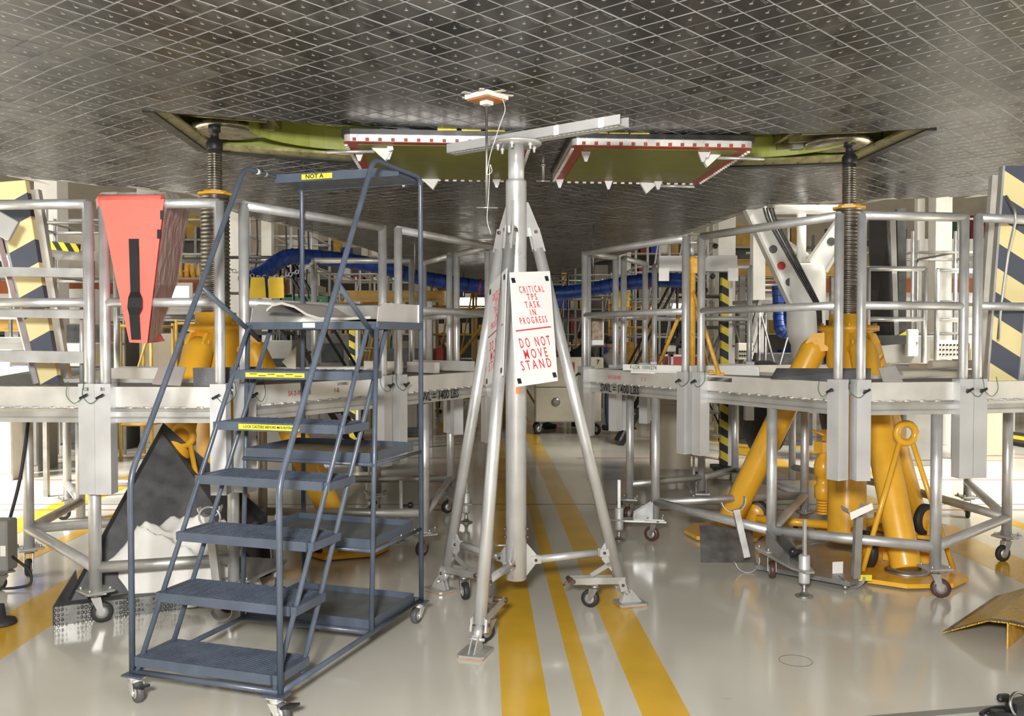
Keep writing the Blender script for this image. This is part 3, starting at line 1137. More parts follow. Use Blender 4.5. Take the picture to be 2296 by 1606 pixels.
def grating_material():
    m = mat('serrated_grating', (.36, .355, .34), .5, .6, .2, 10)
    nt = m.node_tree
    b = nt.nodes['Principled BSDF']
    tc = nd(nt, 'ShaderNodeTexCoord')
    w = nd(nt, 'ShaderNodeTexWave'); w.inputs['Scale'].default_value = 9; w.inputs['Distortion'].default_value = .4
    w.bands_direction = 'DIAGONAL'
    nt.links.new(tc.outputs['Object'], w.inputs['Vector'])
    bp = nd(nt, 'ShaderNodeBump'); bp.inputs['Strength'].default_value = .9; bp.inputs['Distance'].default_value = .02
    nt.links.new(w.outputs[0], bp.inputs['Height'])
    nt.links.new(bp.outputs[0], b.inputs['Normal'])
    old = b.inputs['Base Color'].links[0].from_socket
    mr = nd(nt, 'ShaderNodeMapRange'); mr.inputs[3].default_value, mr.inputs[4].default_value = .3, 1.2
    nt.links.new(w.outputs[0], mr.inputs[0])
    sc = nd(nt, 'ShaderNodeVectorMath', operation='SCALE')
    nt.links.new(old, sc.inputs[0]); nt.links.new(mr.outputs[0], sc.inputs['Scale'])
    nt.links.new(sc.outputs[0], b.inputs['Base Color'])
    return m


M['grating'] = grating_material()

JR, JL = V(2.72, 7.40, 0), V(-2.25, 6.95, 0)

# ------------------------------------------------------------------ right-hand platform
platR = thing('access_platform', 'aluminium access platform with guardrails around the yellow jack right of the aisle', 'platform', (2.6, 7.8, 0))
oR = [(2.08, 5.82), (1.40, 7.08), (.665, 8.42), (1.04, 8.9), (1.42, 9.7), (2.6, 10.05), (3.97, 10.35), (4.67, 10.4), (3.85, 6.25), (2.95, 5.90)]
deck(platR, oR, (2.75, 7.9), .40, M['grating'])
nA = V(-.87, -.49, 0)
guard(platR, px(1880, 5.82), px(1572, 7.03), nA, kind=0)
guard(platR, px(1537, 7.13), px(1311, 8.40), nA, kind=1)
guard(platR, px(1318, 8.46), px(1380, 8.86), V(-.76, .64, 0), kind=0)
guard(platR, px(1398, 8.95), px(1446, 9.63), V(-.85, .5, 0), kind=0)
guard(platR, px(1467, 9.95), px(1680, 10.0), V(0, 1, 0))
guard(platR, px(1931, 5.80), px(2160, 5.90), V(.1, -.99, 0), kind=0)
guard(platR, px(2191, 5.92), px(2420, 6.15), V(.1, -.99, 0), kind=1)
guard(platR, px(1945, 10.3), px(2072, 10.35), V(0, 1, 0), sock=False)
guard(platR, px(2100, 10.6), px(2236, 10.7), V(.2, .98, 0), sock=False)
fR = lambda x, y: fl(x, y)
legsR = [(1.19, 7.56, .20), (*fl(1412, 1165).xy, .20), (1.835, 6.44, .20), (*fl(1803, 1196).xy, .20), (2.765, 5.94, .20),
         (3.55, 8.3, .2), (3.75, 6.9, .2), (2.3, 9.4, .2), (1.85, 8.9, .2), (2.95, 9.6, .2), (4.3, 8.6, .2)]
lower_frame(platR, legsR, [(0, 2), (0, 3), (2, 3), (2, 4), (1, 8), (8, 7), (4, 6), (6, 5), (3, 7), (5, 9), (6, 10)], casters=[(0, -.6, 'brownwheel'), (1, .9, 'brownwheel'), (2, 1.45, 'brownwheel'), (4, 2.9, 'brownwheel'), (6, .3, 'black'), (5, .8, 'black'), (3, .2, 'black'), (10, 1.2, 'black')])
outrigger(platR, (legsR[2][0], legsR[2][1], 0), fl(1803, 1338))
outrigger(platR, (legsR[0][0], legsR[0][1], 0), fl(1388, 1212))
outrigger(platR, (legsR[8][0], legsR[8][1], 0), fl(1555, 1125))
# stencils on the aisle beam
def beam_text(plat, p, q, frac, z, out, body, size, m, sx=.8, bold=0.0, dz=.0):
    c = p.lerp(q, frac)
    return text(body, size, m, plat, c + V(0, 0, z) + Vector(out) * (-.055 + .0262 + dz), (q - p) if (q - p).x > 0 else (p - q), (0, 0, 1), sx, bold=bold)
M['stencil_black'] = mat('black_stencil_ink', (.012, .012, .012), .6)
p_, q_ = px(1537, 7.13), px(1311, 8.40)
beam_text(platR, p_, q_, .64, 1.243, nA, 'SWL = 1400 LBS', .098, M['stencil_black'], .86, .0012, .0075)
beam_text(platR, p_, q_, .70, 1.345, nA, 'SA-2-150-003', .045, M['sign_red'], .8)
beam_text(platR, p_, q_, .42, 1.345, nA, '2', .045, M['sign_red'], .8)
beam_text(platR, p_, q_, .385, 1.345, nA, 'C', .045, M['sign_red'], .8)

# ------------------------------------------------------------------ left-hand platform
platL = thing('access_platform', 'aluminium access platform with guardrails around the yellow jack left of the aisle', 'platform', (-2.2, 7.2, 0))
oL = [(-1.60, 5.30), (-.87, 6.52), (-.19, 7.86), (-.53, 8.62), (-.90, 9.4), (-1.95, 9.3), (-3.2, 9.2), (-4.6, 8.9), (-3.5, 5.36), (-2.4, 5.30)]
deck(platL, oL, (-2.25, 7.3), .40, M['grating'])
nB = V(.88, -.47, 0)
guard(platL, px(548, 5.37), px(858, 6.44), nB, kind=1)
guard(platL, px(893, 6.58), px(1104, 7.84), nB, kind=0)
guard(platL, px(1094, 7.92), px(1024, 8.55), V(.9, .43, 0))
guard(platL, px(1008, 8.7), px(951, 9.5), V(.9, .43, 0))
guard(platL, px(923, 9.25), px(705, 9.2), V(0, 1, 0))
guard(platL, px(493, 5.28), px(236, 5.30), V(0, -1, 0), kind=1)
guard(platL, px(200, 5.31), px(-140, 5.36), V(0, -1, 0), kind=0)
guard(platL, px(455, 9.2), px(262, 9.1), V(0, 1, 0), sock=False)
guard(platL, px(118, 9.0), px(-40, 8.9), V(0, 1, 0), sock=False)
legsL = [(-2.475, 5.40, .20), (*fl(152, 1165).xy, .20), (*fl(590, 1240).xy, .20), (*fl(953, 1246).xy, .20), (*fl(1010, 1150).xy, .20),
         (-1.72, 5.62, .2), (-3.45, 6.5, .2), (-3.6, 7.6, .2), (-2.6, 8.7, .2), (-1.3, 8.8, .2)]
lower_frame(platL, legsL, [(0, 6), (6, 7), (1, 8), (5, 2), (2, 3), (3, 4), (7, 1), (0, 5), (4, 9), (9, 8), (6, 2)], casters=[(0, 3.6, 'black'), (1, .4, 'black'), (3, .9, 'brownwheel'), (4, .6, 'black'), (5, .2, 'brownwheel'), (6, 1.9, 'black'), (9, 1., 'black')])
outrigger(platL, (legsL[5][0], legsL[5][1], 0), fl(622, 1322))
outrigger(platL, (legsL[3][0], legsL[3][1], 0), V(-.92, 7.55, 0))
outrigger(platL, (legsL[9][0], legsL[9][1], 0), fl(828, 1140))
outrigger(platL, (legsL[4][0], legsL[4][1], 0), V(-.42, 8.35, 0))
p_, q_ = px(893, 6.58), px(1104, 7.84)
beam_text(platL, p_, q_, .42, 1.243, nB, 'SWL = 1400 LBS', .098, M['stencil_black'], .86, .0012, .0075)
p_, q_ = px(548, 5.37), px(858, 6.44)
beam_text(platL, p_, q_, .38, 1.345, nB, 'SA-2-150-003', .045, M['sign_red'], .8)
beam_text(platL, p_, q_, .65, 1.345, nB, '1-B', .045, M['sign_red'], .8)
beam_text(platL, p_, q_, .70, 1.387, nB, 'LH INBRD', .03, M['stencil_black'], .8)
for x_, tx in ((494, 'B2'), (237, 'B1'), (200, 'C8')):
    e = px(x_, 5.29)
    text(tx, .028, M['stencil_black'], platL, e + V(0, -.0468, 1.40), (1, 0, 0), (0, 0, 1), .9)
# painted band on the left mid rail
c = px(60, 5.335)
MB().tube(c + V(-.02, 0, ZM), c + V(.02, 0, ZM), .0285, 14).build('yellow_band', M['brightyellow'], platL)
MB().tube(c + V(.02, 0, ZM), c + V(.03, 0, ZM), .0284, 14).build('black_band', M['blackplastic'], platL)


# ================================================================== aircraft tripod jacks
def jack(label, C, az, z_nut, z_top, ring_side, ring_d=.95):
    C = Vector(C)
    j = thing('tripod_jack', label, 'jack', C, 'yellow tripod jacks')
    col = MB().lathe(C, (0, 0, 1), [(.17, .05), (.17, .1), (.15, .12), (.15, 1.45), (.165, 1.47), (.165, 1.62), (.19, 1.64), (.19, 1.74), (.235, 1.75), (.235, 1.79), (.15, 1.80), (.15, 1.885), (.09, 1.887)], 28)
    body = col.build('column', M['yellow'], j)
    bolts = MB()
    for k in range(10):
        a = k * math.pi / 5
        c = C + V(math.cos(a) * .21, math.sin(a) * .21, 1.79)
        bolts.tube(c, c + V(0, 0, .02), .012, 6)
    bolts.build('flange_bolts', M['yellow'], body)
    prof = []
    z = 1.88
    while z < z_nut - .01:
        prof += [(.101, z), (.108, z + .006), (.108, z + .016), (.101, z + .022)]
        z += .030
    MB().lathe(C, (0, 0, 1), [(.10, 1.87)] + prof + [(.10, z_nut)], 26).build('outer_screw', M['screwsteel'], j)
    MB().lathe(C, (0, 0, 1), [(.06, z_nut - .005), (.135, z_nut), (.135, z_nut + .016), (.09, z_nut + .02), (.09, z_nut + .035), (.06, z_nut + .035)], 8, False).build('lock_nut', M['yellow'], j)
    prof = []
    z = z_nut
    while z < z_top - .16:
        prof += [(.052, z), (.056, z + .004), (.056, z + .010), (.052, z + .014)]
        z += .019
    MB().lathe(C, (0, 0, 1), prof + [(.056, z_top - .14)], 22).build('inner_screw', M['screwsteel'], j)
    MB().lathe(C, (0, 0, 1), [(.056, z_top - .14), (.06, z_top - .135), (.06, z_top - .08), (.032, z_top - .045), (.032, z_top), (.045, z_top), (.045, z_top + .05)], 22).build('screw_head', M['blackiron'], j)
    for n_, a in enumerate(az):
        d = V(math.cos(a), math.sin(a), 0)
        n = V(-d.y, d.x, 0)
        top, foot = C + d * .24 + V(0, 0, 1.66), C + d * .98 + V(0, 0, .06)
        ax = (foot - top).normalized()
        lg = MB().lathe(top, ax, [(.05, -.03), (.085, .02), (.105, .06), (.105, (foot - top).length - .02), (.10, (foot - top).length)], 22)
        leg = lg.build('leg', M['yellow'], j)
        for sg in (-1, 1):
            b = C + d * .13 + n * sg * .05 + V(0, 0, 1.66)
            MB().prism([b + V(0, 0, -.07), b + d * .17 + V(0, 0, -.09), b + d * .19 + V(0, 0, .0), b + d * .13 + V(0, 0, .07), b + V(0, 0, .08)], n * sg * .025).build('clevis', M['yellow'], leg)
        MB().tube(top - n * .085, top + n * .085, .022, 10).build('hinge_pin', M['yellow2'], leg)
        pl = MB()
        c = C + d * 1.02
        pts = [c + d * x + n * y for x, y in ((.28, -.16), (.28, .16), (.12, .36), (-.26, .36), (-.34, .2), (-.34, -.2), (-.26, -.36), (.12, -.36))]
        pl.prism([p + V(0, 0, .012) for p in pts], (0, 0, .03))
        foot_o = pl.build('foot_plate', M['yellow'], leg)
        MB().lathe(c - d * .04 + V(0, 0, .04), (0, 0, 1), [(.15, 0), (.15, .012), (.12, .03), (.10, .03)], 18).build('foot_ring', M['steel'], foot_o)
        MB().prism([p.lerp(c, .1) for p in pts], (0, 0, .012)).build('foot_pad', M['black'], foot_o)
        # brace tube back to the column foot
        MB().tube(C + d * .14 + V(0, 0, .16), C + d * .72 + V(0, 0, .16), .035, 12).build('radial_brace', M['yellow'], leg)
        for sg in (-1, 1):
            MB().bar(C + d * .6 + n * sg * .02 + V(0, 0, .09), C + d * .85 + n * sg * .30 + V(0, 0, .09), .05, .10).build('foot_stay', M['yellow'], leg)
        # transport wheel beside each leg
        wc = C + d * .78 + n * -.20 + V(0, 0, .16)
        w_ = MB().lathe(wc - n * .035, n, [(.06, 0), (.115, 0), (.135, .015), (.135, .055), (.115, .07), (.06, .07)], 26).build('transport_wheel', M['black'], leg)
        MB().lathe(wc - n * .04, n, [(.02, 0), (.09, .004), (.10, .02), (.10, .06), (.09, .076), (.02, .08)], 20).build('wheel_hub', M['yellow'], w_)
    # hydraulic pump, valves and hoses
    d = V(math.cos(az[1] - 1.0), math.sin(az[1] - 1.0), 0)
    pc = C + d * .42
    pump = MB().lathe(pc, (0, 0, 1), [(.05, .30), (.075, .32), (.075, .42), (.055, .44), (.055, .50), (.08, .52), (.08, .60), (.06, .66), (.03, .70), (.03, .78)], 16).build('pump', M['yellow'], j)
    for k in range(5):
        MB().lathe(pc, (0, 0, 1), [(.045, .18 + k * .024), (.06, .19 + k * .024), (.045, .2 + k * .024)], 14).build('spring_coil', M['yellow'], pump)
    MB().box(pc + V(0, 0, .76), (.13, .10, .09), rotz(.5)).box(pc + V(.03, -.02, .86), (.07, .07, .10), rotz(.2)).build('valve_block', M['yellow'], pump)
    MB().tube(pc + V(0, 0, .83), pc + V(.12, -.04, 1.0), .018, 8).tube(pc + V(-.1, 0, .9), pc + V(.11, -.03, .82), .012, 8).build('valve_lever', M['yellow'], pump)
    MB().bar(pc + V(-.06, 0, .04), pc + V(.06, 0, .04), .10, .08).bar(pc + V(0, 0, .08), C + V(0, 0, .12), .08, .06).build('pump_bracket', M['yellow'], pump)
    MB().path([pc + V(0, 0, .8), pc + V(.1, .1, 1.0), C + V(.16, -.05, 1.2), C + V(.17, 0, 1.5)], .012, 6, .1).build('hose', M['black'], pump)
    for k in range(3):
        c = C + V(.2, -.08, 1.35 + k * .08)
        MB().tube(c, c + V(.04, -.02, .06), .022 - .004 * k, 8).build('elbow_fitting', M['yellow'], j)
    # lifting eye with its two stay rods
    d = V(math.cos(az[0]), math.sin(az[0]), 0)
    n = V(-d.y, d.x, 0)
    rc = C + d * ring_d + n * ring_side + V(0, 0, 1.02)
    eye = MB().torus(rc, d, .068, .026, 22, 10).build('tow_eye', M['yellow'], j)
    for sg in (-1, 1):
        MB().tube(rc + n * sg * .05 - V(0, 0, .07), C + d * (ring_d + .05) + n * sg * .33 + V(0, 0, .06), .018, 10).build('stay_rod', M['yellow'], eye)
    return j


R_ = math.radians
jack('yellow three-legged hydraulic jack with tall screw right of the aisle', JR, (R_(-86), R_(154), R_(34)), 2.73, 3.23, .0)
jack('yellow three-legged hydraulic jack with tall screw left of the aisle', JL, (R_(-100), R_(140), R_(20)), 2.77, 3.25, .083, .62)

# ================================================================== rolling ladder
LO = V(-1.02, 3.99, 0)
LV = V(.32, .947, 0).normalized()
LU = V(-LV.y, LV.x, 0)


def Lp(u, v, z):
    return LO + LU * u + LV * v + V(0, 0, z)


ladder = thing('rolling_ladder', 'blue-grey rolling warehouse ladder with ribbed steps and trays, left of the white stand', 'ladder', Lp(.4, .75, 0))
LW, RT = .80, .0135
RUN, RISE, Z1 = .150, .262, .21
LZ = lambda k: Z1 + RISE * k
VP, ZP = .90, LZ(6)
ZT = 2.64
lb = M['blue']
# base frame
for a, b in (((0, 0), (0, 1.5)), ((LW, 0), (LW, 1.5)), ((0, 0), (LW, 0)), ((0, 1.5), (LW, 1.5)), ((0, .86), (LW, .86))):
    MB().tube(Lp(*a, .135), Lp(*b, .135), RT, 10).build('base_tube', lb, ladder)
for u in (0, LW):
    # front post that turns into the sloping handrail and then the top rail and rear post
    pts = [Lp(u, 0, .115), Lp(u, 0, 1.05), Lp(u, .905, ZT), Lp(u, 1.5, ZT), Lp(u, 1.5, .12)]
    MB().path(pts, RT + .001, 10, .06).build('handrail', lb, ladder)
    uu = u + (.03 if u == 0 else -.03)
    for dv in (.02, .24):
        v1 = VP + dv - .03
        MB().path([Lp(uu, dv - .02, .14), Lp(uu, v1, ZP - .03), Lp(uu, v1 + .06, ZP - .02)], RT - .001, 10, .05).build('stringer', lb, ladder)
    MB().tube(Lp(u, .86, .13), Lp(u, .93, ZP - .03), RT, 10).build('mid_post', lb, ladder)
    # gusset brace from the handrail down to the platform
    MB().tube(Lp(u, .52, 1.05 + .52 * 1.757), Lp(uu, 1.00, ZP - .10), RT, 10).build('diagonal_brace', lb, ladder)
    for z in (.60, 1.06):
        MB().tube(Lp(u, .88, z - .04), Lp(u, 1.5, z - .04), .010, 8).build('shelf_rail', lb, ladder)
for z in (.60, 1.06):
    MB().tube(Lp(0, .88, z - .035), Lp(LW, .88, z - .035), .012, 8).build('shelf_rail', lb, ladder)
# steps
for k in range(6):
    v0, z = RUN * k - .01, LZ(k)
    dp = .27
    st = MB()
    u0, u1 = .045, LW - .045
    fr = MB()
    fr.bar(Lp(u0, v0, z - .022), Lp(u1, v0, z - .022), .006, .045)
    fr.bar(Lp(u0, v0 + dp, z - .022), Lp(u1, v0 + dp, z - .022), .006, .045)
    fr.bar(Lp(u0, v0, z - .022), Lp(u0, v0 + dp, z - .022), .006, .045)
    fr.bar(Lp(u1, v0, z - .022), Lp(u1, v0 + dp, z - .022), .006, .045)
    step = fr.build('step', lb, ladder)
    rb = MB()
    nr = 15
    for i in range(nr):
        vv = v0 + .010 + (dp - .02) * i / (nr - 1)
        # serrated rib: zigzag top
        m_ = 26
        for j in range(m_):
            a, b = u0 + (u1 - u0) * j / m_, u0 + (u1 - u0) * (j + 1) / m_
            hz = .004 if j % 2 else -.002
            rb.add([Lp(a, vv - .0045, z - .018), Lp(b, vv - .0045, z - .018), Lp(b, vv - .0045, z - hz), Lp(a, vv - .0045, z + hz), Lp(a, vv + .0045, z + hz), Lp(b, vv + .0045, z - hz), Lp(b, vv + .0045, z - .018), Lp(a, vv + .0045, z - .018)],
                   [(0, 1, 2, 3), (3, 2, 5, 4), (4, 5, 6, 7)])
    ribs = rb.build('tread_ribs', lb, step)
    ribs['kind'] = 'stuff'
    for u in (u0 - .02, u1 + .02):
        MB().bar(Lp(u, v0 + .01, z - .024), Lp(u, v0 + dp, z - .024), .03, .04).build('step_cleat', lb, step)
lab = MB().box(Lp(.44, RUN * 4 - .016, LZ(4) - .022), (.36, .003, .028), frame(-LU, LV)).build('warning_label', M['yellow_tape'], ladder)
text('LOCK CASTERS BEFORE MOUNTING', .020, M['stencil_black'], lab, Lp(.44, RUN * 4 - .0185, LZ(4) - .022), -LU, (0, 0, 1), .92, bold=.0003)
lab = MB().box(Lp(.50, RUN * 5 - .016, LZ(5) - .022), (.36, .003, .024), frame(-LU, LV)).build('warning_label', M['yellow_tape'], ladder)
for i in range(6):
    MB().box(Lp(.63 - i * .055, RUN * 5 - .0185, LZ(5) - .017 - .009 * (i % 2)), (.045, .001, .004), frame(-LU, LV)).build('fine_print', M['stencil_black'], lab)
# platform with its toe boards
pf = MB().bar(Lp(.0, VP + .03, ZP - .02), Lp(LW, VP + .03, ZP - .02), .03, .04)
for a, b in (((0, VP + .03), (0, 1.5)), ((LW, VP + .03), (LW, 1.5)), ((0, 1.5), (LW, 1.5))):
    pf.bar(Lp(*a, ZP - .02), Lp(*b, ZP - .02), .03, .04)
pf.box(Lp(LW / 2, (VP + 1.5) / 2 + .02, ZP - .005), (LW, 1.5 - VP - .03, .012), frame(LU, LV))
plat_o = pf.build('top_platform', lb, ladder)
MB().box(Lp(.40, VP + .013, ZP - .018), (.075, .002, .026), frame(-LU, LV)).build('paper_label', M['white'], plat_o)
for u in (.005, LW - .005):
    MB().prism([Lp(u, VP + .05, ZP + .002), Lp(u, 1.48, ZP + .002), Lp(u, 1.48, ZP + .105), Lp(u, VP + .13, ZP + .105), Lp(u, VP + .07, ZP + .08)], LU * .004).build('toe_board', M['alu_white'], plat_o)
MB().bar(Lp(0, 1.48, ZP + .055), Lp(LW, 1.48, ZP + .055), .004, .105).build('toe_board', M['alu_dull'], plat_o)
# tool tray across the top rails
tr = MB()
tr.box(Lp(LW / 2, 1.36, ZT - .03), (LW - .02, .30, .008), frame(LU, LV))
tr.bar(Lp(.0, 1.21, ZT - .012), Lp(LW, 1.21, ZT - .012), .005, .05)
tr.bar(Lp(.0, 1.51, ZT - .012), Lp(LW, 1.51, ZT - .012), .005, .05)
tr.bar(Lp(.02, 1.21, ZT - .012), Lp(.02, 1.51, ZT - .012), .005, .05)
tr.bar(Lp(LW - .02, 1.21, ZT - .012), Lp(LW - .02, 1.51, ZT - .012), .005, .05)
tray = tr.build('tool_tray', lb, ladder)
lab = MB().box(Lp(.52, 1.2055, ZT - .012), (.20, .002, .03), frame(-LU, LV)).build('tray_label', M['yellow_tape'], tray)
text('NOT A', .034, M['stencil_black'], lab, Lp(.535, 1.2035, ZT - .012), -LU, (0, 0, 1), 1.1, bold=.0008)
for k, v_ in enumerate((1.02, 1.1)):
    MB().tube(Lp(LW, v_, ZT), Lp(LW, v_ + .025, ZT), RT + .002, 10).build('tape_wrap', M['white'] if k == 0 else M['alu_dull'], tray)
# storage trays
for i, z in enumerate((.17, .60, 1.06)):
    t_ = MB()
    v0, v1 = .88, 1.42
    t_.box(Lp(LW / 2, (v0 + v1) / 2, z - .012), (LW - .03, v1 - v0, .006), frame(LU, LV), mi=1)
    for a, b in (((.015, v0), (LW - .015, v0)), ((.015, v1), (LW - .015, v1)), ((.015, v0), (.015, v1)), ((LW - .015, v0), (LW - .015, v1))):
        t_.bar(Lp(*a, z), Lp(*b, z), .005, .05)
    t_.build('storage_tray', [lb, M['bluedark'] if i < 2 else M['ochre_shelf']], ladder)
for (u, v, yaw, br) in ((.02, .0, 2.6, True), (LW - .02, .0, 2.3, True), (.02, 1.5, 1.2, False), (LW - .02, 1.5, 1.6, False)):
    pl = MB().bbox(Lp(u, v, .122), (.11, .08, .008), frame(LU, LV)).build('caster_bracket', lb, ladder)
    caster(pl, Lp(u, v, .118), yaw, r=.048, wheel='grey_rubber', w=.034, plate=.07, brake=br)
# folded foam pad lying on the platform
pd = MB()
prof = [(.70, .055), (.66, .085), (.60, .095), (.52, .075), (.44, .03), (.36, .008), (.20, .006), (.05, .012)]
va, vb = VP + .06, 1.42
P1 = [Lp(u, va, ZP + .004 + z) for u, z in prof] + [Lp(u, vb, ZP + .004 + z) for u, z in prof]
n = len(prof)
pd.add(P1, [(i, i + 1, n + i + 1, n + i) for i in range(n - 1)], True)
P2 = [p + V(0, 0, .014) for p in P1]
pd.add(P2, [(n + i, n + i + 1, i + 1, i) for i in range(n - 1)], True)
pd.add([P1[i] for i in range(n)] + [P2[i] for i in range(n)], [(n + i, n + i + 1, i + 1, i) for i in range(n - 1)])
pd.add([P1[n + i] for i in range(n)] + [P2[n + i] for i in range(n)], [(i, i + 1, n + i + 1, n + i) for i in range(n - 1)])
pd.add([P1[0], P1[n], P2[n], P2[0]], [(0, 1, 2, 3)])
pd.add([P1[n - 1], P1[2 * n - 1], P2[2 * n - 1], P2[n - 1]], [(3, 2, 1, 0)])
tag(pd.build('foam_pad', M['pad']), 'curled grey foam pad lying on the ladder top platform', 'pad')

# ================================================================== white tripod stand in the aisle
TC = V(.025, 5.57, 0)
feet = [V(-.19, 4.88, 0), V(.732, 5.77, 0), V(-.468, 6.07, 0)]
stand = thing('tripod_stand', 'white-silver aluminium tripod stand with a cross beam standing on the yellow aisle lines', 'stand', TC)
M['standalu'] = mat('silver_stand_aluminium', (.60, .60, .595), .36, .55, .07, 6, .05, 50)
sa = M['standalu']
MB().lathe(TC, (0, 0, 1), [(.058, .215), (.064, .22), (.064, 2.635), (.061, 2.65), (.052, 2.65)], 28).build('pole', sa, stand)
MB().lathe(TC, (0, 0, 1), [(.049, 2.60), (.049, 2.865)], 24).build('inner_tube', sa, stand)
disc = MB().lathe(TC, (0, 0, 1), [(.06, 2.862), (.155, 2.865), (.155, 2.880), (.06, 2.882)], 36).build('head_plate', sa, stand)
for k in range(6):
    a = k * math.pi / 3 + .3
    c = TC + V(math.cos(a) * .115, math.sin(a) * .115, 0)
    MB().tube(c + V(0, 0, 2.825), c + V(0, 0, 2.866), .0075, 6).tube(c + V(0, 0, 2.845), c + V(0, 0, 2.862), .013, 6).build('head_bolt', M['socket'], disc)
ca, cb = at(1013, 343, 5.96), at(1400, 284, 5.17)
ca.z = cb.z = 2.884
cdv = (cb - ca).normalized()
cn = V(-cdv.y, cdv.x, 0)
ch = MB()
ch.bar(ca + V(0, 0, .003), cb + V(0, 0, .003), .10, .006)
for sg in (-1, 1):
    ch.bar(ca + cn * sg * .047 + V(0, 0, .03), cb + cn * sg * .047 + V(0, 0, .03), .006, .06)
chan = ch.build('cross_channel', M['socket'], stand)
holes = MB()
k = .04
while k < (cb - ca).length - .03:
    c = ca + cdv * k - cn * .030
    holes.box(c + V(0, 0, -.0006), (.018, .008, .0012), frame(cdv, cn))
    k += .032
holes.build('slot_row', M['white'], chan)
for k in (.86, 1.17):
    MB().box(ca + cdv * k - cn * .0512 + V(0, 0, .03), (.035, .002, .058), frame(cdv, cn)).build('tape_patch', M['white'], chan)
LEGTOP = 2.34
legpts = []
for i, ft in enumerate(feet):
    d = (ft - TC); d.z = 0
    R = d.length
    d.normalize()
    n = V(-d.y, d.x, 0)
    top, bot = TC + d * .115 + V(0, 0, LEGTOP), ft - d * .05 + V(0, 0, .14)
    legpts.append((top, bot))
    # lug on the pole
    MB().prism([TC + d * .06 + n * .008 + V(0, 0, 2.52), TC + d * .075 + n * .008 + V(0, 0, 2.52), TC + d * .145 + n * .008 + V(0, 0, 2.36), TC + d * .14 + n * .008 + V(0, 0, 2.32), TC + d * .06 + n * .008 + V(0, 0, 2.31)], n * -.016).build('leg_lug', sa, stand)
    ax = (bot - top).normalized()
    leg = MB().tube(top + ax * .10, bot, .036, 18).build('leg', sa, stand)
    for sg in (-1, 1):
        MB().prism([top + n * sg * .016 + d * .03 - ax * .025, top + n * sg * .016 - d * .03 - ax * .025, top + n * sg * .016 - d * .035 + ax * .12, top + n * sg * .016 + d * .035 + ax * .12], n * sg * .012).build('leg_fork', sa, leg)
    MB().tube(top - n * .042, top + n * .042, .011, 6).build('leg_bolt', M['bolt'], leg)
    # clamp and foot
    cl = bot
    MB().tube(cl - n * .055, cl + n * .055, .011, 6).build('foot_bolt', M['bolt'], leg)
    for sg in (-1, 1):
        MB().bar(cl + n * sg * .042 - ax * .03, cl + n * sg * .042 + ax * .04, .012, .045).build('clamp_ear', sa, leg)
    ank = ft + V(0, 0, .075)
    MB().tube(cl, ank, .026, 14).tube(ank - n * .045, ank + n * .045, .010, 6).build('ankle', sa, leg)
    fc = ft
    pad = MB().prism([fc + d * x + n * y + V(0, 0, .006) for x, y in ((.10, -.075), (.115, -.06), (.115, .06), (.10, .075), (-.06, .075), (-.075, .06), (-.075, -.06), (-.06, -.075))], (0, 0, .014)).build('foot_pad', M['alu_dull'], leg)
    MB().prism([fc + d * x + n * y for x, y in ((.11, -.07), (.11, .07), (-.07, .07), (-.07, -.07))], (0, 0, .006)).build('pad_sole', M['wood'], pad)
    for sg in (-1, 1):
        MB().prism([fc + d * .09 + n * sg * .012 + V(0, 0, .02), fc - d * .05 + n * sg * .012 + V(0, 0, .02), fc - d * .02 + n * sg * .012 + V(0, 0, .10), fc + d * .02 + n * sg * .012 + V(0, 0, .10)], n * sg * .007).build('foot_web', sa, pad)
    # radial brace from pole to leg with gussets
    t = (LEGTOP - .33) / (LEGTOP - .14)
    lp = top.lerp(bot, t)
    z0 = V(TC.x, TC.y, .33)
    a, b = z0 + d * .10, V(lp.x, lp.y, .345) - d * .07
    MB().tube(a + d * .05, b - d * .04, .024, 14).build('radial_brace', sa, leg)
    MB().prism([z0 + d * .062 + n * .006 + V(0, 0, .11), z0 + d * .13 + n * .006 + V(0, 0, .03), z0 + d * .13 + n * .006 + V(0, 0, -.02), z0 + d * .062 + n * .006 + V(0, 0, -.10)], n * -.012).build('pole_gusset', sa, stand)
    MB().prism([lp - d * .02 + n * .006 + V(0, 0, .13), lp - d * .085 + n * .006 + V(0, 0, .03), lp - d * .075 + n * .006 + V(0, 0, -.03), lp - d * .0 + n * .006 + V(0, 0, -.12)], n * -.012).build('leg_gusset', sa, leg)
    for e in (a + d * .02, b + d * .005):
        for sg in (-1, 1):
            MB().bar(e - d * .03 + n * sg * .016, e + d * .035 + n * sg * .016, .010, .046).build('brace_fork', sa, leg)
        MB().tube(e - n * .03, e + n * .03, .010, 6).build('brace_bolt', M['bolt'], leg)
    # retractable caster on its lever
    c1 = cl + ax * -.02
    cin = V(cl.x, cl.y, .185) - d * .33
    for sg in (-1, 1):
        MB().bar(V(cl.x, cl.y, .165) + n * sg * .034 + d * .02, cin + n * sg * .034, .008, .042).build('caster_lever', M['alu_dull'], leg)
    MB().tube(cin - n * .05, cin + n * .05, .016, 8).tube(cin + V(0, 0, 0), cin - d * .05 + V(0, 0, -.03), .008, 6).build('lever_clamp', M['bolt'], leg)
    MB().bar(V(lp.x, lp.y, .27) - d * .02, cin + d * .13 + V(0, 0, .02), .012, .03).build('lever_link', M['alu_dull'], leg)
    MB().bbox(cin + d * .16 + V(0, 0, -.027), (.14, .075, .008), frame(d, n)).build('caster_plate', M['alu_dull'], leg)
    caster(leg, cin + d * .16 + V(0, 0, -.030), (.6, -.4, 1.9)[i], r=.056, wheel='black', w=.038, plate=.06)
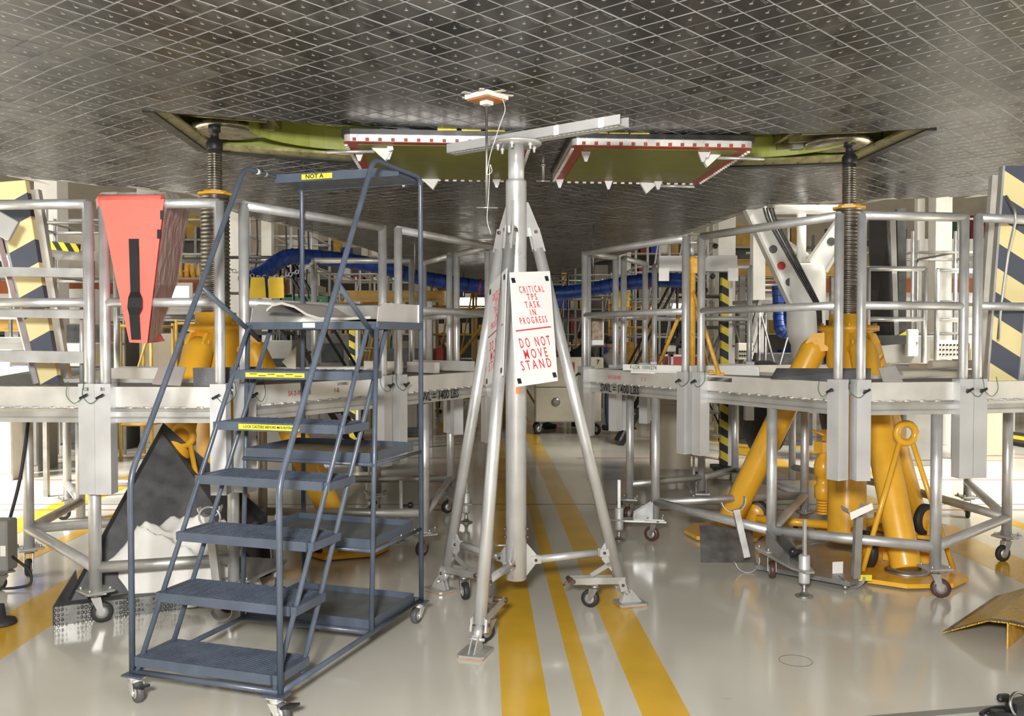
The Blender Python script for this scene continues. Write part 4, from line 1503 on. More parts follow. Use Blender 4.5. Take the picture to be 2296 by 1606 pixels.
for z in (.47, .42):
    for sg in (-1, 1):
        MB().tube(TC + V(sg * .06, -.02, z + .06), TC + V(sg * .078, -.02, z + .06), .011, 6).build('pole_bolt', M['bolt'], stand)
MB().torus(TC + V(-.155, .02, .42), (1, .1, 0), .075, .010, 24, 8).tube(TC + V(-.15, .02, .42), TC + V(-.05, .02, .42), .006, 6).build('hand_wheel', M['alu'], stand)
MB().box(TC + V(.01, -.0665, 1.385), (.024, .003, .055)).build('orange_tag', M['orange'], stand)

# signs hung between the legs
def sign(label, a, b, c, d_, full):
    """corners TL, TR, BR, BL"""
    tl, tr_, bl = a, b, d_
    br = tr_ + (bl - tl)                       # a true flat rectangle-like sheet
    s = MB()
    nrm = (tr_ - tl).cross(bl - tl).normalized()
    cen = (tl + tr_ + br + bl) / 4
    if nrm.dot(cam.location - cen) < 0:
        nrm = -nrm
    root = thing('warning_sign', label, 'sign', V(cen.x, cen.y, min(bl.z, br.z)), 'stand warning signs')
    s.prism([tl, tr_, br, bl], -nrm * .004)
    s.build('sign_panel', M['signwhite'], root)
    right = ((tr_ + br) - (tl + bl)).normalized()
    down = ((bl + br) - (tl + tr_)).normalized()

    def pt(u, v):
        return tl.lerp(tr_, u).lerp(bl.lerp(br, u), v) + nrm * .0012
    W_ = (tr_ - tl).length
    H_ = (bl - tl).length
    for body, v, size, sx in (('CRITICAL', .165, .058, .92), ('TPS', .235, .056, .92), ('TASK', .305, .056, .92), ('IN', .375, .056, .92), ('PROGRESS', .445, .056, .98),
                              ('DO NOT', .640, .082, .92), ('MOVE', .740, .080, .92), ('STAND', .835, .078, .98)):
        c_ = pt(.50, v)
        sp = ' '.join(body) if len(body) > 4 else ' '.join(body)
        text(sp, size, M['sign_red'], root, c_, right, -down, sx * (.60 if len(body) > 5 else .72), bold=.0006)
    MB().bar(pt(.06, .525), pt(.92, .515), .008, .0012, nrm).build('red_rule', M['sign_red'], root)
    for u, v in ((.07, .075), (.90, .07), (.07, .955), (.92, .945)):
        c_ = pt(u, v) + nrm * .001
        MB().box(c_, (.026, .030, .003), frame(right, -down)).build('hook_pad', M['blackplastic'], root)
    return root


sign('white sign with red letters CRITICAL TPS TASK facing the camera on the tripod stand', at(1143, 611, 5.28), at(1233, 608, 5.50), at(1256, 856, 5.30), at(1158, 868, 5.05), True)
sign('white sign with red letters turned aside behind the front leg of the tripod stand', at(1098, 641, 5.62), at(1136, 601, 5.28), at(1131, 866, 5.08), at(1089, 868, 5.52), False)

# ================================================================== suction board and rods at the belly
pc = P(-.46, -.55)
bd = thing('tile_puller', 'square white board with a steel T-handle rod hanging from the belly tiles', 'tool', pc + V(0, 0, -.75))
R45 = rotz(PSI + math.pi / 4)
b0 = at(1091, 226, 5.38)
MB().bbox(b0 + V(0, 0, .02), (.185, .185, .028), R45).build('board', M['white'], bd)
MB().bbox(b0 + V(0, 0, .001), (.165, .165, .010), R45).build('board_back', M['wood'], bd)
MB().bbox(b0 + V(0, 0, -.015), (.06, .06, .022), R45).build('boss', M['white'], bd)
for k in range(7):
    a = k * .9
    c = b0 + V(math.cos(a) * .12, math.sin(a) * .12, .03)
    MB().box(c, (.07, .03, .006), rotz(a + .3)).build('tape_strip', M['cloth'], bd)
MB().tube(b0 + V(0, 0, -.03), b0 + V(.0, 0, -.62), .0075, 8).tube(b0 + V(-.06, 0, -.622), b0 + V(.065, .01, -.622), .006, 8).build('handle_rod', M['steel'], bd)
MB().path([b0 + V(.09, -.04, .01), b0 + V(.115, -.05, -.06), b0 + V(.085, -.04, -.13), b0 + V(.02, -.02, -.32), b0 + V(.0, -.02, -.44), b0 + V(.035, -.02, -.42), b0 + V(.02, -.012, -.36), b0 + V(.012, -.012, -.56), b0 + V(.0, -.012, -.70), b0 + V(.025, -.012, -.78)], .0022, 5, .04).build('cord', M['white'], bd)
r2 = at(1218, 345, 6.6)
rod = thing('support_rod', 'slim steel rod with a T-bar foot hanging under the gap between the doors', 'rod', r2 + V(0, 0, -.22))
rtop = zb(.0) - .05
MB().tube(V(r2.x, r2.y, rtop), V(r2.x, r2.y, r2.z - .19), .009, 8).tube(V(r2.x, r2.y, r2.z - .09), V(r2.x, r2.y, r2.z - .065), .016, 8).build('shaft', M['steel'], rod)
MB().tube(V(r2.x - .05, r2.y, r2.z - .195), V(r2.x + .05, r2.y, r2.z - .195), .007, 8).build('rod_foot', M['steel'], rod)

# ================================================================== coral bag on the left rail
def coral_bag():
    dz = 5.24
    g = thing('hanging_bag', 'coral-orange wedge-shaped canvas bag with black strap hung over the left guardrail', 'bag', at(315, 780, 5.2))
    F = [at(224, 449, dz), at(368, 447, dz), at(345, 640, dz - .02), at(330, 770, dz + .02), at(290, 768, dz + .02), at(262, 640, dz - .02), at(240, 530, dz)]
    # front face and right side running back
    back = [at(424, 492, 5.95), at(395, 640, 5.9), at(350, 765, 5.75)]
    mb = MB()
    fr = F
    mb.add([fr[0], fr[1], fr[2], fr[3], fr[4], fr[5], fr[6]], [(6, 5, 4, 3, 2, 1, 0)])
    bt = at(424, 470, 5.95); bl = V(-2.6, 5.9, bt.z)
    mb.add([fr[1], bt, back[1], fr[2]], [(0, 1, 2, 3)])
    mb.add([fr[2], back[1], back[2], fr[3]], [(0, 1, 2, 3)])
    bl2 = V(-2.45, 5.85, back[1].z); bl3 = V(-2.2, 5.8, back[2].z)
    mb.add([fr[0], fr[6], fr[5], bl2, bl], [(0, 1, 2, 3, 4)])
    mb.add([fr[5], fr[4], bl3, bl2], [(0, 1, 2, 3)])
    mb.add([bl, bl2, back[1], bt], [(3, 2, 1, 0)])
    mb.add([bl2, bl3, back[2], back[1]], [(3, 2, 1, 0)])
    mb.add([fr[4], fr[3], back[2], bl3], [(0, 1, 2, 3)])
    mb.add([fr[0], fr[1], bt, bl], [(3, 2, 1, 0)])
    body = mb.build('bag_body', M['coral'], g)
    bz = at(300, 447, 5.24)
    # fold over the rail
    MB().tube(at(224, 452, 5.30), at(366, 452, 5.285), .040, 14).build('rail_fold', M['coral'], body)
    nrm = V(0, -.006, 0)
    q = [at(290, 536, dz), at(313, 536, dz), at(314, 655, dz - .02), at(319, 668, dz - .055), at(319, 690, dz - .055), at(313, 706, dz - .02), at(317, 762, dz + .02), at(296, 762, dz + .02), at(291, 706, dz - .02), at(287, 690, dz - .055), at(289, 668, dz - .055), at(294, 655, dz - .02)]
    q = [p + nrm for p in q]
    st = MB()
    pairs = [(0, 1), (11, 2), (10, 3), (9, 4), (8, 5), (7, 6)]
    for a, b in zip(pairs, pairs[1:]):
        st.prism([q[a[0]], q[a[1]], q[b[1]], q[b[0]]], (0, -.004, 0))
    st.build('strap', M['webbing'], g)
    MB().prism([p + V(0, -.004, 0) for p in (at(243, 517, dz), at(357, 515, dz), at(356, 532, dz), at(246, 534, dz))], (0, -.004, 0)).build('pocket_hem', M['coral'], body)
    for x, y in ((364, 482), (357, 525)):
        MB().prism([at(x - 4, y - 10, dz - .01), at(x + 4, y - 10, dz - .005), at(x + 3, y + 10, dz - .005), at(x - 4, y + 10, dz - .01)], (0, -.006, 0)).build('side_tab', M['webbing'], g)
    # transparent plastic sheet over the top and flank
    m = bpy.data.materials.new('clear_polythene')
    m.use_nodes = True
    nt = m.node_tree
    b = nt.nodes['Principled BSDF']
    b.inputs['Base Color'].default_value = (.85, .85, .84, 1)
    b.inputs['Roughness'].default_value = .35
    b.inputs['Alpha'].default_value = .52
    tc = nd(nt, 'ShaderNodeTexCoord')
    nz = nd(nt, 'ShaderNodeTexNoise'); nz.inputs['Scale'].default_value = 9; nz.inputs['Detail'].default_value = 4
    nt.links.new(tc.outputs['Object'], nz.inputs['Vector'])
    bp = nd(nt, 'ShaderNodeBump'); bp.inputs['Strength'].default_value = .8; bp.inputs['Distance'].default_value = .05
    nt.links.new(nz.outputs[0], bp.inputs['Height']); nt.links.new(bp.outputs[0], b.inputs['Normal'])
    sh = MB()
    top = [at(214, 448, 5.24), at(226, 432, 5.30), at(262, 430, 5.4), at(330, 432, 5.45), at(372, 430, 5.5), at(398, 436, 5.7), at(427, 476, 6.0)]
    low = [at(217, 470, 5.25), at(224, 446, 5.28), at(262, 446, 5.3), at(330, 447, 5.3), at(373, 447, 5.34), at(400, 640, 5.92), at(425, 520, 6.0)]
    for k in range(6):
        if k in (4, 5):
            continue
        sh.add([low[k], low[k + 1], top[k + 1], top[k]], [(0, 1, 2, 3)], True)
    o2 = V(.012, -.008, 0)
    sh.add([fr[1] + o2, bt + V(.012, 0, .03), back[1] + o2, fr[2] + o2], [(0, 1, 2, 3)], True)
    sh.add([fr[2] + o2, back[1] + o2, back[2] + o2, fr[3] + o2], [(0, 1, 2, 3)], True)
    sh.add([low[4], fr[1] + o2, bt + V(.012, 0, .03), top[5], top[4]], [(0, 1, 2, 3, 4)], True)
    tag(sh.build('plastic_sheet', m), 'crumpled clear plastic sheet draped over the coral bag', 'plastic sheet')


coral_bag()

# ================================================================== charcoal tray, cloth and brackets under the left platform
BLp, BRp = fl(122, 1404), fl(585, 1338)
apex, rtop_ = at(364, 972, 6.25), at(585, 1165, 6.75)
tr_ = thing('drip_tray', 'large charcoal metal tray leaning on its edge under the left platform', 'tray', BLp)
e0, e1, e2, e3 = BLp + V(.05, .10, .12), BRp + V(0, .10, .10), rtop_, apex
nrm = (e1 - e0).cross(e3 - e0).normalized()
if nrm.y > 0:
    nrm = -nrm
pan = MB().prism([e0, e1, e2, e3], -nrm * .006).build('pan', M['darkgrey'], tr_)
for a, b in ((e3, e0), (e2, e3), (e1, e2)):
    m_ = MB()
    cc = (e0 + e1 + e2 + e3) / 4
    ia, ib = a + (cc - a).normalized() * .03, b + (cc - b).normalized() * .03
    m_.prism([a, b, b + nrm * .09 + (b - cc).normalized() * .03, a + nrm * .09 + (a - cc).normalized() * .03], (0, 0, .006))
    m_.build('flange', M['darkgrey'], pan)
def tread_material(name, col, rough, metal, sc):
    m = mat(name, col, rough, metal, .15, 8)
    nt = m.node_tree
    b = nt.nodes['Principled BSDF']
    tc = nd(nt, 'ShaderNodeTexCoord')
    mp = nd(nt, 'ShaderNodeMapping'); mp.inputs['Scale'].default_value = (sc, sc * 2.4, sc); mp.inputs['Rotation'].default_value = (0, 0, .78)
    nt.links.new(tc.outputs['Object'], mp.inputs[0])
    vo = nd(nt, 'ShaderNodeTexVoronoi'); vo.inputs['Scale'].default_value = 1; vo.inputs['Randomness'].default_value = .15
    nt.links.new(mp.outputs[0], vo.inputs['Vector'])
    mr = nd(nt, 'ShaderNodeMapRange'); mr.inputs[1].default_value, mr.inputs[2].default_value, mr.inputs[3].default_value, mr.inputs[4].default_value = .2, .45, 1, 0
    nt.links.new(vo.outputs['Distance'], mr.inputs[0])
    old = b.inputs['Base Color'].links[0].from_socket
    sc_ = nd(nt, 'ShaderNodeVectorMath', operation='SCALE'); mr2 = nd(nt, 'ShaderNodeMapRange'); mr2.inputs[3].default_value, mr2.inputs[4].default_value = .75, 1.25
    nt.links.new(mr.outputs[0], mr2.inputs[0]); nt.links.new(old, sc_.inputs[0]); nt.links.new(mr2.outputs[0], sc_.inputs['Scale']); nt.links.new(sc_.outputs[0], b.inputs['Base Color'])
    bp = nd(nt, 'ShaderNodeBump'); bp.inputs['Strength'].default_value = 1.0; bp.inputs['Distance'].default_value = .012
    nt.links.new(mr.outputs[0], bp.inputs['Height']); nt.links.new(bp.outputs[0], b.inputs['Normal'])
    return m
M['tread_grey'] = tread_material('grey_tread_plate', (.32, .32, .31), .38, .8, 34)
M['tread_yellow'] = tread_material('yellow_tread_plate', (.62, .37, .04), .32, 0, 30)
f0, f1 = BLp, fl(540, 1350)
MB().prism([f0, f1, f1 + V(0, 0, .11), f0 + V(0, 0, .115)], (.004, .008, 0)).build('kick_strip', M['tread_grey'], tr_)
MB().prism([f0 + V(0, 0, .115), f1 + V(0, 0, .11), e1 + V(0, .02, -.02), e0 + V(0, .02, .0)], (0, 0, -.004)).build('lower_lip', M['darkgrey'], tr_)
b0_ = fl(118, 1404)
MB().prism([b0_ + V(0, 0, .0), b0_ + V(0, 0, .115), e0 + V(-.02, .1, .16), V(e0.x, e0.y + .12, 0)], (.006, 0, 0)).build('end_flange', M['darkgrey'], tr_)

# crumpled white canvas
def cloth_heap(name, m, label, c, rx, ry, h, seed, sub=46, cat='cloth', dirx=None, sharp=2.2):
    rnd = random.Random(seed)
    offs = V(rnd.uniform(0, 50), rnd.uniform(0, 50), 0)
    mb = MB()
    rings = sub // 2
    P_ = []
    for i in range(rings + 1):
        f = i / rings
        for j in range(sub):
            a = 2 * math.pi * j / sub
            q = V(math.cos(a), math.sin(a), 0)
            edge = 1 + .22 * noise.noise(q * 1.6 + offs) + .10 * noise.noise(q * 5 + offs)
            x, y = q.x * f * edge, q.y * f * edge
            prof = max(0, 1 - f ** sharp)
            fold = (.5 - abs(noise.noise(V(x * 2.2 + y * 1.2, y * 1.1 - x * .6, 1.3) + offs))) * .34 + (.5 - abs(noise.noise(V(x * 4.4, y * 2.2 + x * 1.5, 7) + offs))) * .12
            z = h * prof * (.66 + .34 * noise.noise(V(x * 1.4, y * 1.4, 3) + offs)) + h * fold * (prof + .10)
            w = Vector(c) + (dirx * x * rx + V(-dirx.y, dirx.x, 0) * y * ry if dirx else V(x * rx, y * ry, 0))
            P_.append(V(w.x, w.y, max(.004, z)))
    F = []
    for i in range(rings):
        for j in range(sub):
            F.append((i * sub + j, i * sub + (j + 1) % sub, (i + 1) * sub + (j + 1) % sub, (i + 1) * sub + j))
    mb.add(P_, [tuple(reversed(f)) for f in F], True)
    return tag(mb.build(name, m), label, cat)


cloth_heap('canvas_cover', M['canvas'], 'crumpled white canvas cover heaped against the charcoal tray behind the ladder', fl(398, 1352) + V(.0, .02, 0), .52, .20, .62, 11, 72, 'canvas', V(.95, .32, 0), 3.0)


def saddle(name, label, p, q, rad, top_ring=True, wdt=.06):
    """square post with half-round pipe saddles at both ends"""
    p, q = Vector(p), Vector(q)
    g = thing(name, label, 'bracket', V(p.x, p.y, 0))
    d = (q - p).normalized()
    MB().bar(p + d * rad, q - d * rad * .3, .045, .045, (0, 1, 0)).build('post', M['alu_dull'], g)
    side = d.cross(V(0, 1, 0)).normalized()
    for c, up, rr in ((p + d * rad * .2, d, rad), (q, d, rad)):
        s_ = MB()
        for k in range(10):
            a0, a1 = math.pi + math.pi * k / 10, math.pi + math.pi * (k + 1) / 10
            f = lambda a, r: c + side * math.cos(a) * r + up * (math.sin(a) * r + r * .5)
            s_.prism([f(a0, rr), f(a1, rr), f(a1, rr + .006), f(a0, rr + .006)], (0, wdt, 0))
        s_.build('saddle', M['socket'], g)
    return g


saddle('pipe_saddle', 'upright aluminium pipe bracket with curved ends standing before the white canvas', fl(497, 1398) + V(0, 0, .03), at(468, 1150, 5.35), .062)
MB_ = MB().torus(at(470, 1160, 5.32), (0, 1, .15), .062, .006, 24, 6)
tag(MB_.build('hose_clamp', M['alu']), 'open metal ring clamp hooked above the white canvas', 'clamp')
sd = saddle('pipe_saddle', 'short aluminium pipe bracket standing on the floor in front of the right jack', fl(1918, 1322) + V(0, 0, .03), at(1925, 1150, 5.95), .062, wdt=.14)
MB().box(fl(1925, 1318) + V(.04, -.012, .07), (.09, .003, .04)).build('caution_label', M['yellow_tape'], sd)
MB().prism([at(1905, 1150, 5.78), at(1955, 1128, 5.78), at(1958, 1142, 5.78), at(1908, 1166, 5.78)], (0, -.003, 0)).build('printed_label', M['white'], sd)
saddle('pipe_saddle', 'grey forked pipe bracket leaning behind the right platform leg', fl(1680, 1285) + V(0, 0, .03), at(1648, 1135, 6.6), .085)
# flat plates lying beneath the right platform
tag(MB().prism([fl(1572, 1262), fl(1695, 1262), fl(1695, 1262) + V(.05, .30, .20), fl(1572, 1262) + V(.05, .30, .22)], (0, .008, 0)).build('scuffed_plate', M['alu_dark']), 'scuffed grey metal plate tilted under the right platform brace', 'plate')
gp = thing('trolley_base', 'low grey scuffed trolley base plate lying on the floor under the right platform', 'trolley', fl(1800, 1300))
MB().prism([fl(1690, 1285) + V(0, 0, .03), fl(1905, 1325) + V(0, 0, .03), fl(1935, 1315) + V(0, 0, .03), fl(1900, 1255) + V(0, 0, .03), fl(1720, 1235) + V(0, 0, .03)], (0, 0, .03)).build('base_plate', M['alu_dark'], gp)
MB().bar(fl(1790, 1250) + V(0, 0, .08), at(1885, 1205, 6.2), .03, .02).build('stay', M['socket'], gp)
MB().box(fl(1878, 1305) + V(0, 0, .10), (.08, .003, .08), rotz(.2)).build('white_label', M['white'], gp)
for x_, y_ in ((1730, 1285), (1895, 1322), (1880, 1262)):
    MB().lathe(fl(x_, y_), (0, 0, 1), [(.02, 0), (.02, .03)], 10).build('stud', M['steel'], gp)

# ================================================================== yellow tread-plate ramp at lower right
ra, rb_ = V(2.46, 5.19, 0), V(3.15, 5.92, 0)
rd = (rb_ - ra).normalized()
rp = V(rd.y, -rd.x, 0)
ramp = thing('cable_ramp', 'yellow diamond-plate hump ramp with black edging at the lower right', 'ramp', ra + rp * .35)
prof = [(0, .004), (.24, .125), (.34, .135), (.60, .125), (.92, .004)]
for i, ((w0, z0), (w1, z1)) in enumerate(zip(prof, prof[1:])):
    MB().prism([ra + rp * w0 + V(0, 0, z0), ra + rp * w1 + V(0, 0, z1), rb_ + rp * w1 + V(0, 0, z1), rb_ + rp * w0 + V(0, 0, z0)], (0, 0, .008)).build('ramp_plate', M['tread_yellow'], ramp)
    MB().prism([ra + rp * w0 + V(0, 0, z0 + .0085), ra + rp * w1 + V(0, 0, z1 + .0085), ra + rp * w1 + rd * .035 + V(0, 0, z1 + .0085), ra + rp * w0 + rd * .045 + V(0, 0, z0 + .0085)], (0, 0, .001)).build('black_edging', M['blackplastic'], ramp)
MB().prism([ra + V(0, 0, .0125), rb_ + V(0, 0, .0125), rb_ + rp * .035 + V(0, 0, .030), ra + rp * .035 + V(0, 0, .030)], (0, 0, .001)).build('black_edging', M['blackplastic'], ramp)
MB().prism([ra + rp * .335, rb_ + rp * .335, rb_ + rp * .335 + V(0, 0, .135), ra + rp * .335 + V(0, 0, .135)], rp * .008).build('centre_rib', M['yellow2'], ramp)
MB().tube(ra + rp * .82 + V(0, 0, .018), ra + rp * .82 + rd * .06 + V(0, 0, .018), .018, 10).build('rubber_bumper', M['black'], ramp)

# ================================================================== near corner things
dv = thing('equipment_strap', 'black plastic gear with a chrome ring lying at the lower right corner', 'equipment', fl(2275, 1600))
c = fl(2270, 1606)
MB().bbox(c + V(.05, 0, .035), (.16, .10, .07), rotz(.4), .02).bbox(c + V(-.05, -.03, .02), (.12, .05, .03), rotz(-.2), .01).build('case', M['blackplastic'], dv)
MB().torus(c + V(.02, -.03, .06), (.3, -1, .4), .055, .007, 26, 8).build('chrome_ring', M['chrome'], dv)
MB().bbox(c + V(-.03, .02, .075), (.06, .03, .03), rotz(.2), .008).build('clip', M['blackplastic'], dv)
MB().path([c + V(-.1, -.04, .02), c + V(-.16, -.02, .012), c + V(-.08, .05, .012), c + V(.05, .06, .02)], .010, 6, .05).build('cord', M['blackplastic'], dv)
f_ = fl(2, 1400)
tag(MB().lathe(f_, (0, 0, 1), [(.085, 0), (.088, .008), (.08, .028), (.03, .04), (.02, .12)], 28).build('rubber_foot', M['black']), 'black round rubber foot at the left picture edge', 'foot')
ct = thing('test_cart', 'grey caster cart corner with a looping black cable at the left edge', 'cart', fl(5, 1325))
c = fl(-15, 1325)
MB().bbox(c + V(.03, .06, .30), (.14, .14, .34), None, .01).build('cart_corner', M['greypaint'], ct)
MB().box(c + V(.075, -.012, .27), (.035, .003, .07)).build('white_label', M['white'], ct)
caster(ct, c + V(.05, .03, .13), .8, r=.05, wheel='black')
MB().path([c + V(.1, .05, .22), c + V(.22, .06, .12), c + V(.24, .04, .03), c + V(.14, 0, .015), c + V(.02, -.02, .02)], .009, 6, .08).build('cable', M['black'], ct)
MB().path([c + V(.0, .2, .42), c + V(.03, .3, .7), c + V(.06, .34, 1.05), c + V(.06, .4, 1.3)], .012, 6, .2).build('hanging_cable', M['black'], ct)

# ================================================================== landing gear and its door (parts of the spacecraft)
gD = 11.0
g0 = at(1808, 600, gD)
gear = MB().lathe(V(g0.x, g0.y, 0), (0, 0, 1), [(.10, 1.20), (.13, 1.22), (.13, 1.42), (.17, 1.46), (.17, 1.60), (.20, 1.66), (.225, 1.8), (.225, 2.45), (.20, 2.55), (.12, 2.58)], 24).build('gear_strut', M['white'], craft)
for ax_, bx_, w in ((at(1800, 690, gD), at(1686, 462, gD), .30), (at(1828, 600, gD), at(1900, 488, gD), .26)):
    MB().bar(ax_, bx_, w, .10, (0, 1, 0), wq=w * .75).build('gear_arm', M['white'], gear)
    dd = (bx_ - ax_).normalized(); nn = dd.cross(V(0, 1, 0)).normalized()
    for sg in (-1, 1):
        MB().bar(ax_ + nn * sg * w * .45 - V(0, .07, 0), bx_ + nn * sg * w * .34 - V(0, .07, 0), .03, .08, (0, 1, 0)).build('arm_flange', M['white'], gear)
    for k in range(3):
        MB().lathe(ax_ + dd * (.35 + .22 * k) - V(0, .052, 0) + nn * .02, (0, -1, 0), [(.05, 0), (.05, .004)], 14).build('lightening_hole', (M['darkgrey'], M['red'], M['darkgrey'])[k], gear)
for k in range(4):
    o_ = k * .05
    MB().path([at(1712 + k * 7, 466, gD - .16), at(1718 + k * 7, 490, gD - .16), at(1815 + k * 4, 660, gD - .27), at(1832 + k * 3, 690, gD - .27), at(1836 + k * 2, 760, gD - .22)], .011, 6, .08).build('hydraulic_line', M['blackplastic'], gear)
MB().lathe(V(g0.x, g0.y, 0), (0, 0, 1), [(.09, .80), (.09, 1.22)], 20).build('piston', M['chrome'], gear)
MB().tube(at(1735, 470, 11.3), at(1900, 470, 11.3), .06, 12).build('drag_tube', M['white'], gear)
MB().tube(at(1797, 480, 11.2), at(1797, 590, 11.2), .055, 12).build('side_tube', M['white'], gear)
MB().tube(at(1760, 545, 11.3), at(1830, 590, 11.2), .05, 10).build('lock_link', M['alu_white'], gear)
for x_, sg in ((1692, -1), (1850, 1)):
    c = V(g0.x + sg * .50, g0.y, .86)
    t_ = MB().lathe(c - V(.20, 0, 0), (1, 0, 0), [(.25, .0), (.42, .0), (.53, .06), (.56, .14), (.56, .26), (.53, .34), (.42, .40), (.25, .40)], 30).build('gear_tyre', M['black'], gear)
    MB().lathe(c - V(.15, 0, 0), (1, 0, 0), [(.05, 0), (.25, .02), (.25, .28), (.05, .30)], 20).build('wheel_rim', M['alu_dull'], t_)
MB().tube(V(g0.x - .5, g0.y, .86), V(g0.x + .5, g0.y, .86), .08, 14).build('axle', M['steel'], gear)
M['gloss_dark'] = mat('glossy_black_door_face', (.035, .032, .03), .12, 0, .2, 4)
dr = MB().prism([at(1948, 482, 10.7), at(2000, 478, 10.5), at(2012, 760, 10.5), at(1952, 765, 10.7)], (.03, .1, 0)).build('gear_door', M['gloss_dark'], craft)
MB().prism([at(1995, 478, 10.45), at(2008, 478, 10.45), at(2016, 762, 10.45), at(2006, 762, 10.45)], (0, .1, 0)).build('door_edge', M['chrome'], dr)
MB().prism([at(2012, 468, 10.45), at(2032, 466, 10.45), at(2032, 772, 10.45), at(2016, 772, 10.45)], (0, .08, 0)).build('door_frame', M['darkgrey'], dr)
MB().prism([at(1950, 752, 10.44), at(2032, 752, 10.44), at(2032, 770, 10.44), at(1950, 778, 10.44)], (0, .1, 0)).build('door_sill', M['darkgrey'], dr)
MB().prism([at(2015, 752, 10.42), at(2032, 742, 10.42), at(2032, 752, 10.42)], (0, .01, 0)).build('hazard_patch', M['yellow_tape'], dr)


# ================================================================== striped stairs at both picture edges
M['hazard'] = stripes('yellow_black_bands', (.86, .74, .38), (.085, .095, .13), (-1.75, 0, 3.3), .4)
M['hazard_r'] = stripes('yellow_black_bands_right', (.86, .74, .38), (.085, .095, .13), (1.9, 0, 3.1), .4)


def hazard_stair(label, pts, d0, d1, m, side, steps):
    g = thing('access_stair', label, 'stairs', V(at(pts[3][0], 866, d1).x, d1, at(pts[3][0], 866, d1).z))
    a, b, c, d_ = at(*pts[0], d0), at(*pts[1], d0), at(*pts[2], d1), at(*pts[3], d1)
    c2, d2 = c, d_
    s_ = MB().prism([a, b, c2, d2], (0, .05, 0)).build('striped_stringer', m, g)
    e = V(side * .10, .35, 0)
    MB().prism([a + e, b + e, c2 + e, d2 + e], (0, .05, 0)).build('far_stringer', M['alu_white'], g)
    MB().prism([a, a + V(0, .05, 0), d2 + V(0, .05, 0), d2], (side * -.015, 0, 0)).build('edge_strip', M['alu'], g)
    return g


gL = hazard_stair('yellow and black striped stair stringer with silver bars at the left edge', ((-20, 410), (56, 404), (132, 866), (84, 866)), 5.75, 5.9, M['hazard'], -1, 3)
for y_, hgt in ((611, 20), (703, 20), (800, 26)):
    a_, b_ = at(-130, y_ - 4, 5.5), at(192, y_ + 2, 5.5)
    MB().bar(a_, b_, .06, hgt / 2050 * 5.5).build('cross_bar', M['alu'], gL)
MB().tube(at(183, 690, 5.56), at(183, 866, 5.56), .012, 10).build('gate_post', M['alu'], gL)
MB().bbox(at(5, 505, 5.45), (.16, .03, .13), Matrix.Rotation(.5, 3, 'Y')).build('hinge_plate', M['socket'], gL)
MB().bar(at(-20, 470, 5.6), at(80, 860, 5.8), .02, .03).build('bright_rail', M['alu'], gL)
gR = hazard_stair('yellow and black striped stair stringer with a hanging rope at the right edge', ((2254, 372), (2340, 372), (2284, 868), (2216, 868)), 6.1, 6.25, M['hazard_r'], 1, 3)
MB().path([at(2256, 440, 6.0), at(2275, 470, 5.85), at(2278, 490, 5.84), at(2262, 560, 5.95), at(2244, 690, 6.0), at(2238, 760, 6.05)], .009, 6, .05).build('rope', M['alu_dull'], gR)
MB().bar(at(2300, 700, 6.2), at(2286, 868, 6.25), .03, .03).build('bright_rail', M['alu'], gR)

# ================================================================== things on the decks
def plate_thing(name, label, pts, off, m, cat):
    return tag(MB().prism(pts, off).build(name, m), label, cat)


DZ = 1.396
plate_thing('cover_plate', 'charcoal plate standing on the left deck in front of the jack', [at(432, 825, 5.62), at(590, 822, 5.7), at(590, 866, 5.7), at(434, 866, 5.62)], (.0, .012, .0), M['darkgrey'], 'plate')
plate_thing('deck_mat', 'dark grey mat lying on the left deck behind the ladder', [V(-1.55, 5.6, DZ), V(-.95, 6.55, DZ), V(-1.35, 6.75, DZ), V(-2.0, 5.85, DZ)], (0, 0, .006), M['darkgrey'], 'mat')
plate_thing('tilted_board', 'pale worn board tilted against the left jack leg', [at(340, 862, 5.5), at(358, 818, 5.62), at(416, 824, 5.62), at(404, 866, 5.5)], (0, .012, 0), M['alu_white'], 'board')
plate_thing('cover_plate', 'charcoal folded plate standing on the right deck before the jack', [at(1742, 826, 6.35), at(1953, 826, 6.05), at(1952, 862, 6.0), at(1728, 850, 6.3)], (.0, .012, .0), M['darkgrey'], 'plate')
plate_thing('tilted_board', 'pale brushed board tilted beside the right jack leg', [at(1970, 826, 6.05), at(2008, 820, 6.1), at(2028, 862, 6.0), at(1983, 864, 5.97)], (0, .012, 0), M['alu_white'], 'board')
for k, (x0, x1, y_, d_, r_) in enumerate(((2020, 2190, 850, 6.7, .028), (2085, 2200, 838, 7.0, .032))):
    a, b = at(x0, y_, d_), at(x1, y_ - 4, d_ + .1)
    a.z = b.z = DZ + r_ + (.06 if k else 0)
    mb = MB().path([a, a.lerp(b, .33) + V(0, 0, .004), a.lerp(b, .66) + V(0, 0, -.004), b + V(0, 0, .01)], [r_, r_ * 1.05, r_ * .95, r_], 12)
    mb.box((a + b) / 2 + V(0, .15, -r_ * .5), ((b - a).length * .96, .34, r_ * .9), rotz(.04))
    tag(mb.build('folded_pad', M['cloth']), ('beige padded cloth folded on the right deck grating, lower of two', 'beige padded cloth folded on the right deck, upper of two')[k], 'cloth')
fb = thing('foam_block', 'long white foam block with green lettering on the right platform deck', 'foam block', at(1470, 838, 7.6))
a = at(1408, 838, 7.75); a.z = DZ; b = at(1560, 838, 7.35); b.z = DZ
MB().bar(a + V(0, 0, .05), b + V(0, 0, .05), .16, .05).build('upper_slab', M['white'], fb)
MB().bar(a + V(.06, -.02, .013), b + V(0, 0, .013), .14, .024).build('lower_slab', M['white'], fb)
text('F-LOK 10000274', .045, M['greenpaint'], fb, a.lerp(b, .28) + V(-.04, -.095, .052), b - a, (0, 0, 1), .8)
